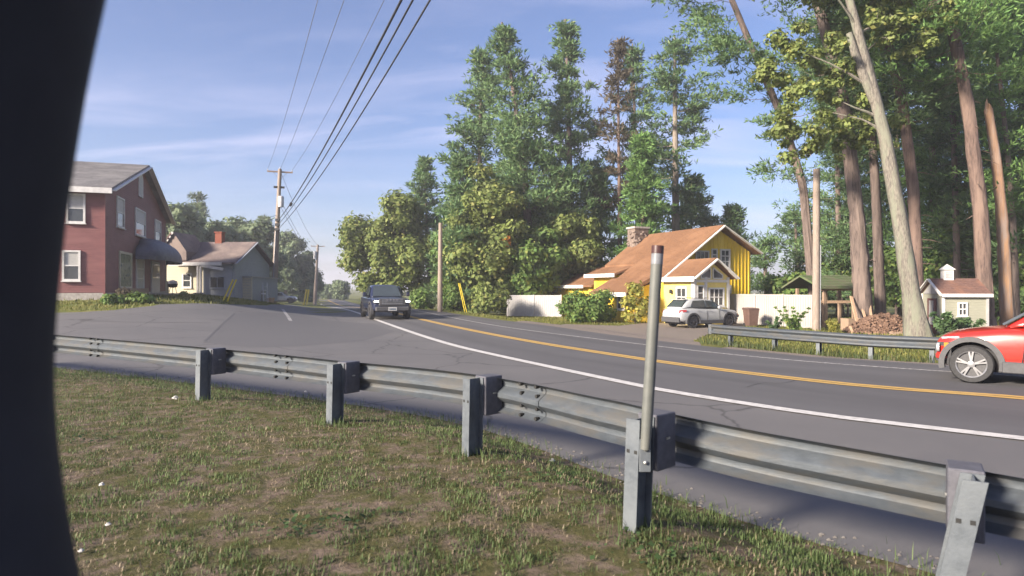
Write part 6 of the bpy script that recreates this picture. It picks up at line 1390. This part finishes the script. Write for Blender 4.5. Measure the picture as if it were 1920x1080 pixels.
# lusher tufts round the posts and along the pavement edge
tx, ty = [], []
for (px, py) in GP:
    n = 150; a = rng.normal(size=(n, 2)) * .16; tx += list(px + a[:, 0]); ty += list(py + a[:, 1] - .03)
E = resample(smoothline(VE, 2), .12); E = E[(E[:, 1] > 2) & (E[:, 1] < 13)]
for e in E:
    n = rng.integers(0, 22); a = rng.normal(size=(n, 2)) * np.array([.16, .10]); tx += list(e[0] + a[:, 0]); ty += list(e[1] - .10 + a[:, 1])
blades('edge_grass', np.array(tx), np.array(ty), .11, .0065, M['blade'], 'taller grass along the pavement edge and round the guardrail posts', .6)
# far lawns: coarse tufts
def field(n, x0, x1, y0, y1, seed):
    r = np.random.default_rng(seed); return x0 + (x1 - x0) * r.random(n), y0 + (y1 - y0) * r.random(n)
x, y = field(120000, -12, 30, 13, 56, 5); t_ = x - x_at(FE, y); dpoly = np.array(dr); k = (t_ > .5) & ~inside(dpoly, x, y) & (np.abs(x / y) < .9)
pk = rng.random(len(x)) < np.clip(1.6 - y / 45, .3, 1); k &= pk
near = (t_ < 3.2) & (y < 24)
kn = k & near & (y < 21.5); k &= ~kn
blades('far_grass', x[k], y[k], .14, .035, M['blade_lawn'], 'grass along the far side of the road and round the yellow house', .6)
blades('roadside_grass', x[kn], y[kn], .22, .022, M['blade_road'], 'rough green grass under the far guardrail', .6)
x, y = field(40000, -40, -9, 26, 70, 6); lp = np.array(lot_poly); rp_ = np.array(rd); k = ~inside(lp, x, y) & ~inside(rp_, x, y) & (y < 64)
blades('lawn_grass', x[k], y[k], .14, .04, M['blade_lawn'], 'strip of grass in front of the red and grey houses', .6)

# ------------------------------------------------------------------ small weeds and litter on the verge
M['weed'] = leafmat('clover_leaves', (.045, .085, .030), (.075, .12, .045))
M['paper'] = mat('litter_paper', (0.400, 0.392, 0.384), (0.304, 0.296, 0.288), 30, 3, .6)
M['pebble'] = mat('pebble', (0.168, 0.156, 0.144), (0.120, 0.108, 0.100), 20, 4, .9)
r_ = np.random.default_rng(31)
for k, (px, py, lab) in enumerate(((170, 830, 'patch of green clover near the dark housing rim in the left grass'), (1225, 1045, 'clump of clover below the guardrail post with the reflector tube'), (640, 985, 'clump of clover low in the middle of the grass'), (555, 1000, 'small clover patch left of the low middle clump'), (1010, 900, 'tuft of clover right of the third guardrail post'))):
    x, y = gp(px, py); n = 55; P = np.column_stack([r_.normal(size=n) * .14, r_.normal(size=n) * .12, r_.uniform(.01, .07, n)])
    V, Fc = leaves_np(P, .028, r_, aspect=1.1, up=1.2); o = thing('clover_patch', lab, 'plant', (x, y, T(x, y)), 0, 'clover patches on the verge'); lf_ = np_mesh('leaves', V, Fc, M['weed'], o); lf_['kind'] = 'stuff'
for k, (px, py, s, lab) in enumerate(((329, 752, .05, 'crumpled white litter on the grass below the first guardrail post'), (190, 915, .025, 'white scrap of litter beside the dark housing rim'), (203, 992, .02, 'flat pale scrap low at the left in the grass'), (152, 1046, .018, 'pale scrap at the bottom left corner of the grass'), (573, 738, .03, 'tiny white scrap under the rail left of the second post'), (1036, 868, .03, 'small pale scrap in the grass right of the third post'))):
    x, y = gp(px, py); n = 5; V = []; Fc = []; ang = np.linspace(0, 6.28, 9)[:-1]
    for i in range(3):
        for a in ang: rr_ = s * (1 - .28 * i) * r_.uniform(.6, 1.2); V.append((math.cos(a) * rr_, math.sin(a) * rr_ * .8, .006 + s * .35 * i + r_.uniform(0, s * .25)))
    for i in range(2):
        for j in range(8): q = i * 8; Fc.append((q + j, q + (j + 1) % 8, q + 8 + (j + 1) % 8, q + 8 + j))
    Fc += [tuple(range(8))[::-1], tuple(range(16, 24))]
    me = bpy.data.meshes.new('litter_scrap'); me.from_pydata(V, [], Fc); me.materials.append(M['paper']); o = link('litter_scrap', me); o.location = (x, y, T(x, y) + .012); tag(o, lab, 'litter', 'litter scraps on the verge')
m = MB(); n = 0; rg = random.Random(9)
for e in E[::1]:
    for k in range(5):
        px, py = e[0] + rg.gauss(.06, .10), e[1] + rg.gauss(.08, .12); s = rg.uniform(.006, .018); z = T(px, py) + .010
        m._add([(px - s, py - s * .6, z), (px + s, py - s * .5, z), (px + s * .7, py + s, z), (px - s * .8, py + s * .7, z), (px, py, z + s * .9)], [(0, 1, 4), (1, 2, 4), (2, 3, 4), (3, 0, 4)])
o = m.build('gravel', M['pebble'], None); tag(o, 'loose gravel along the grass edge of the pavement', 'gravel', kind='stuff')


# ------------------------------------------------------------------ thin morning haze
m = MB(); m.box((0, 2050, 15.5), (6200, 5200, 39)); hz_ = m.build('haze', M['paper'], None)
hm, nt, out = newmat('morning_haze'); pv = node(nt, 'ShaderNodeVolumePrincipled'); pv.inputs['Density'].default_value = .00115; pv.inputs['Color'].default_value = (.93, .94, 1.0, 1); pv.inputs['Anisotropy'].default_value = .2
nt.links.new(pv.outputs[0], out.inputs['Volume']); hz_.data.materials.clear(); hz_.data.materials.append(hm); hz_['kind'] = 'stuff'
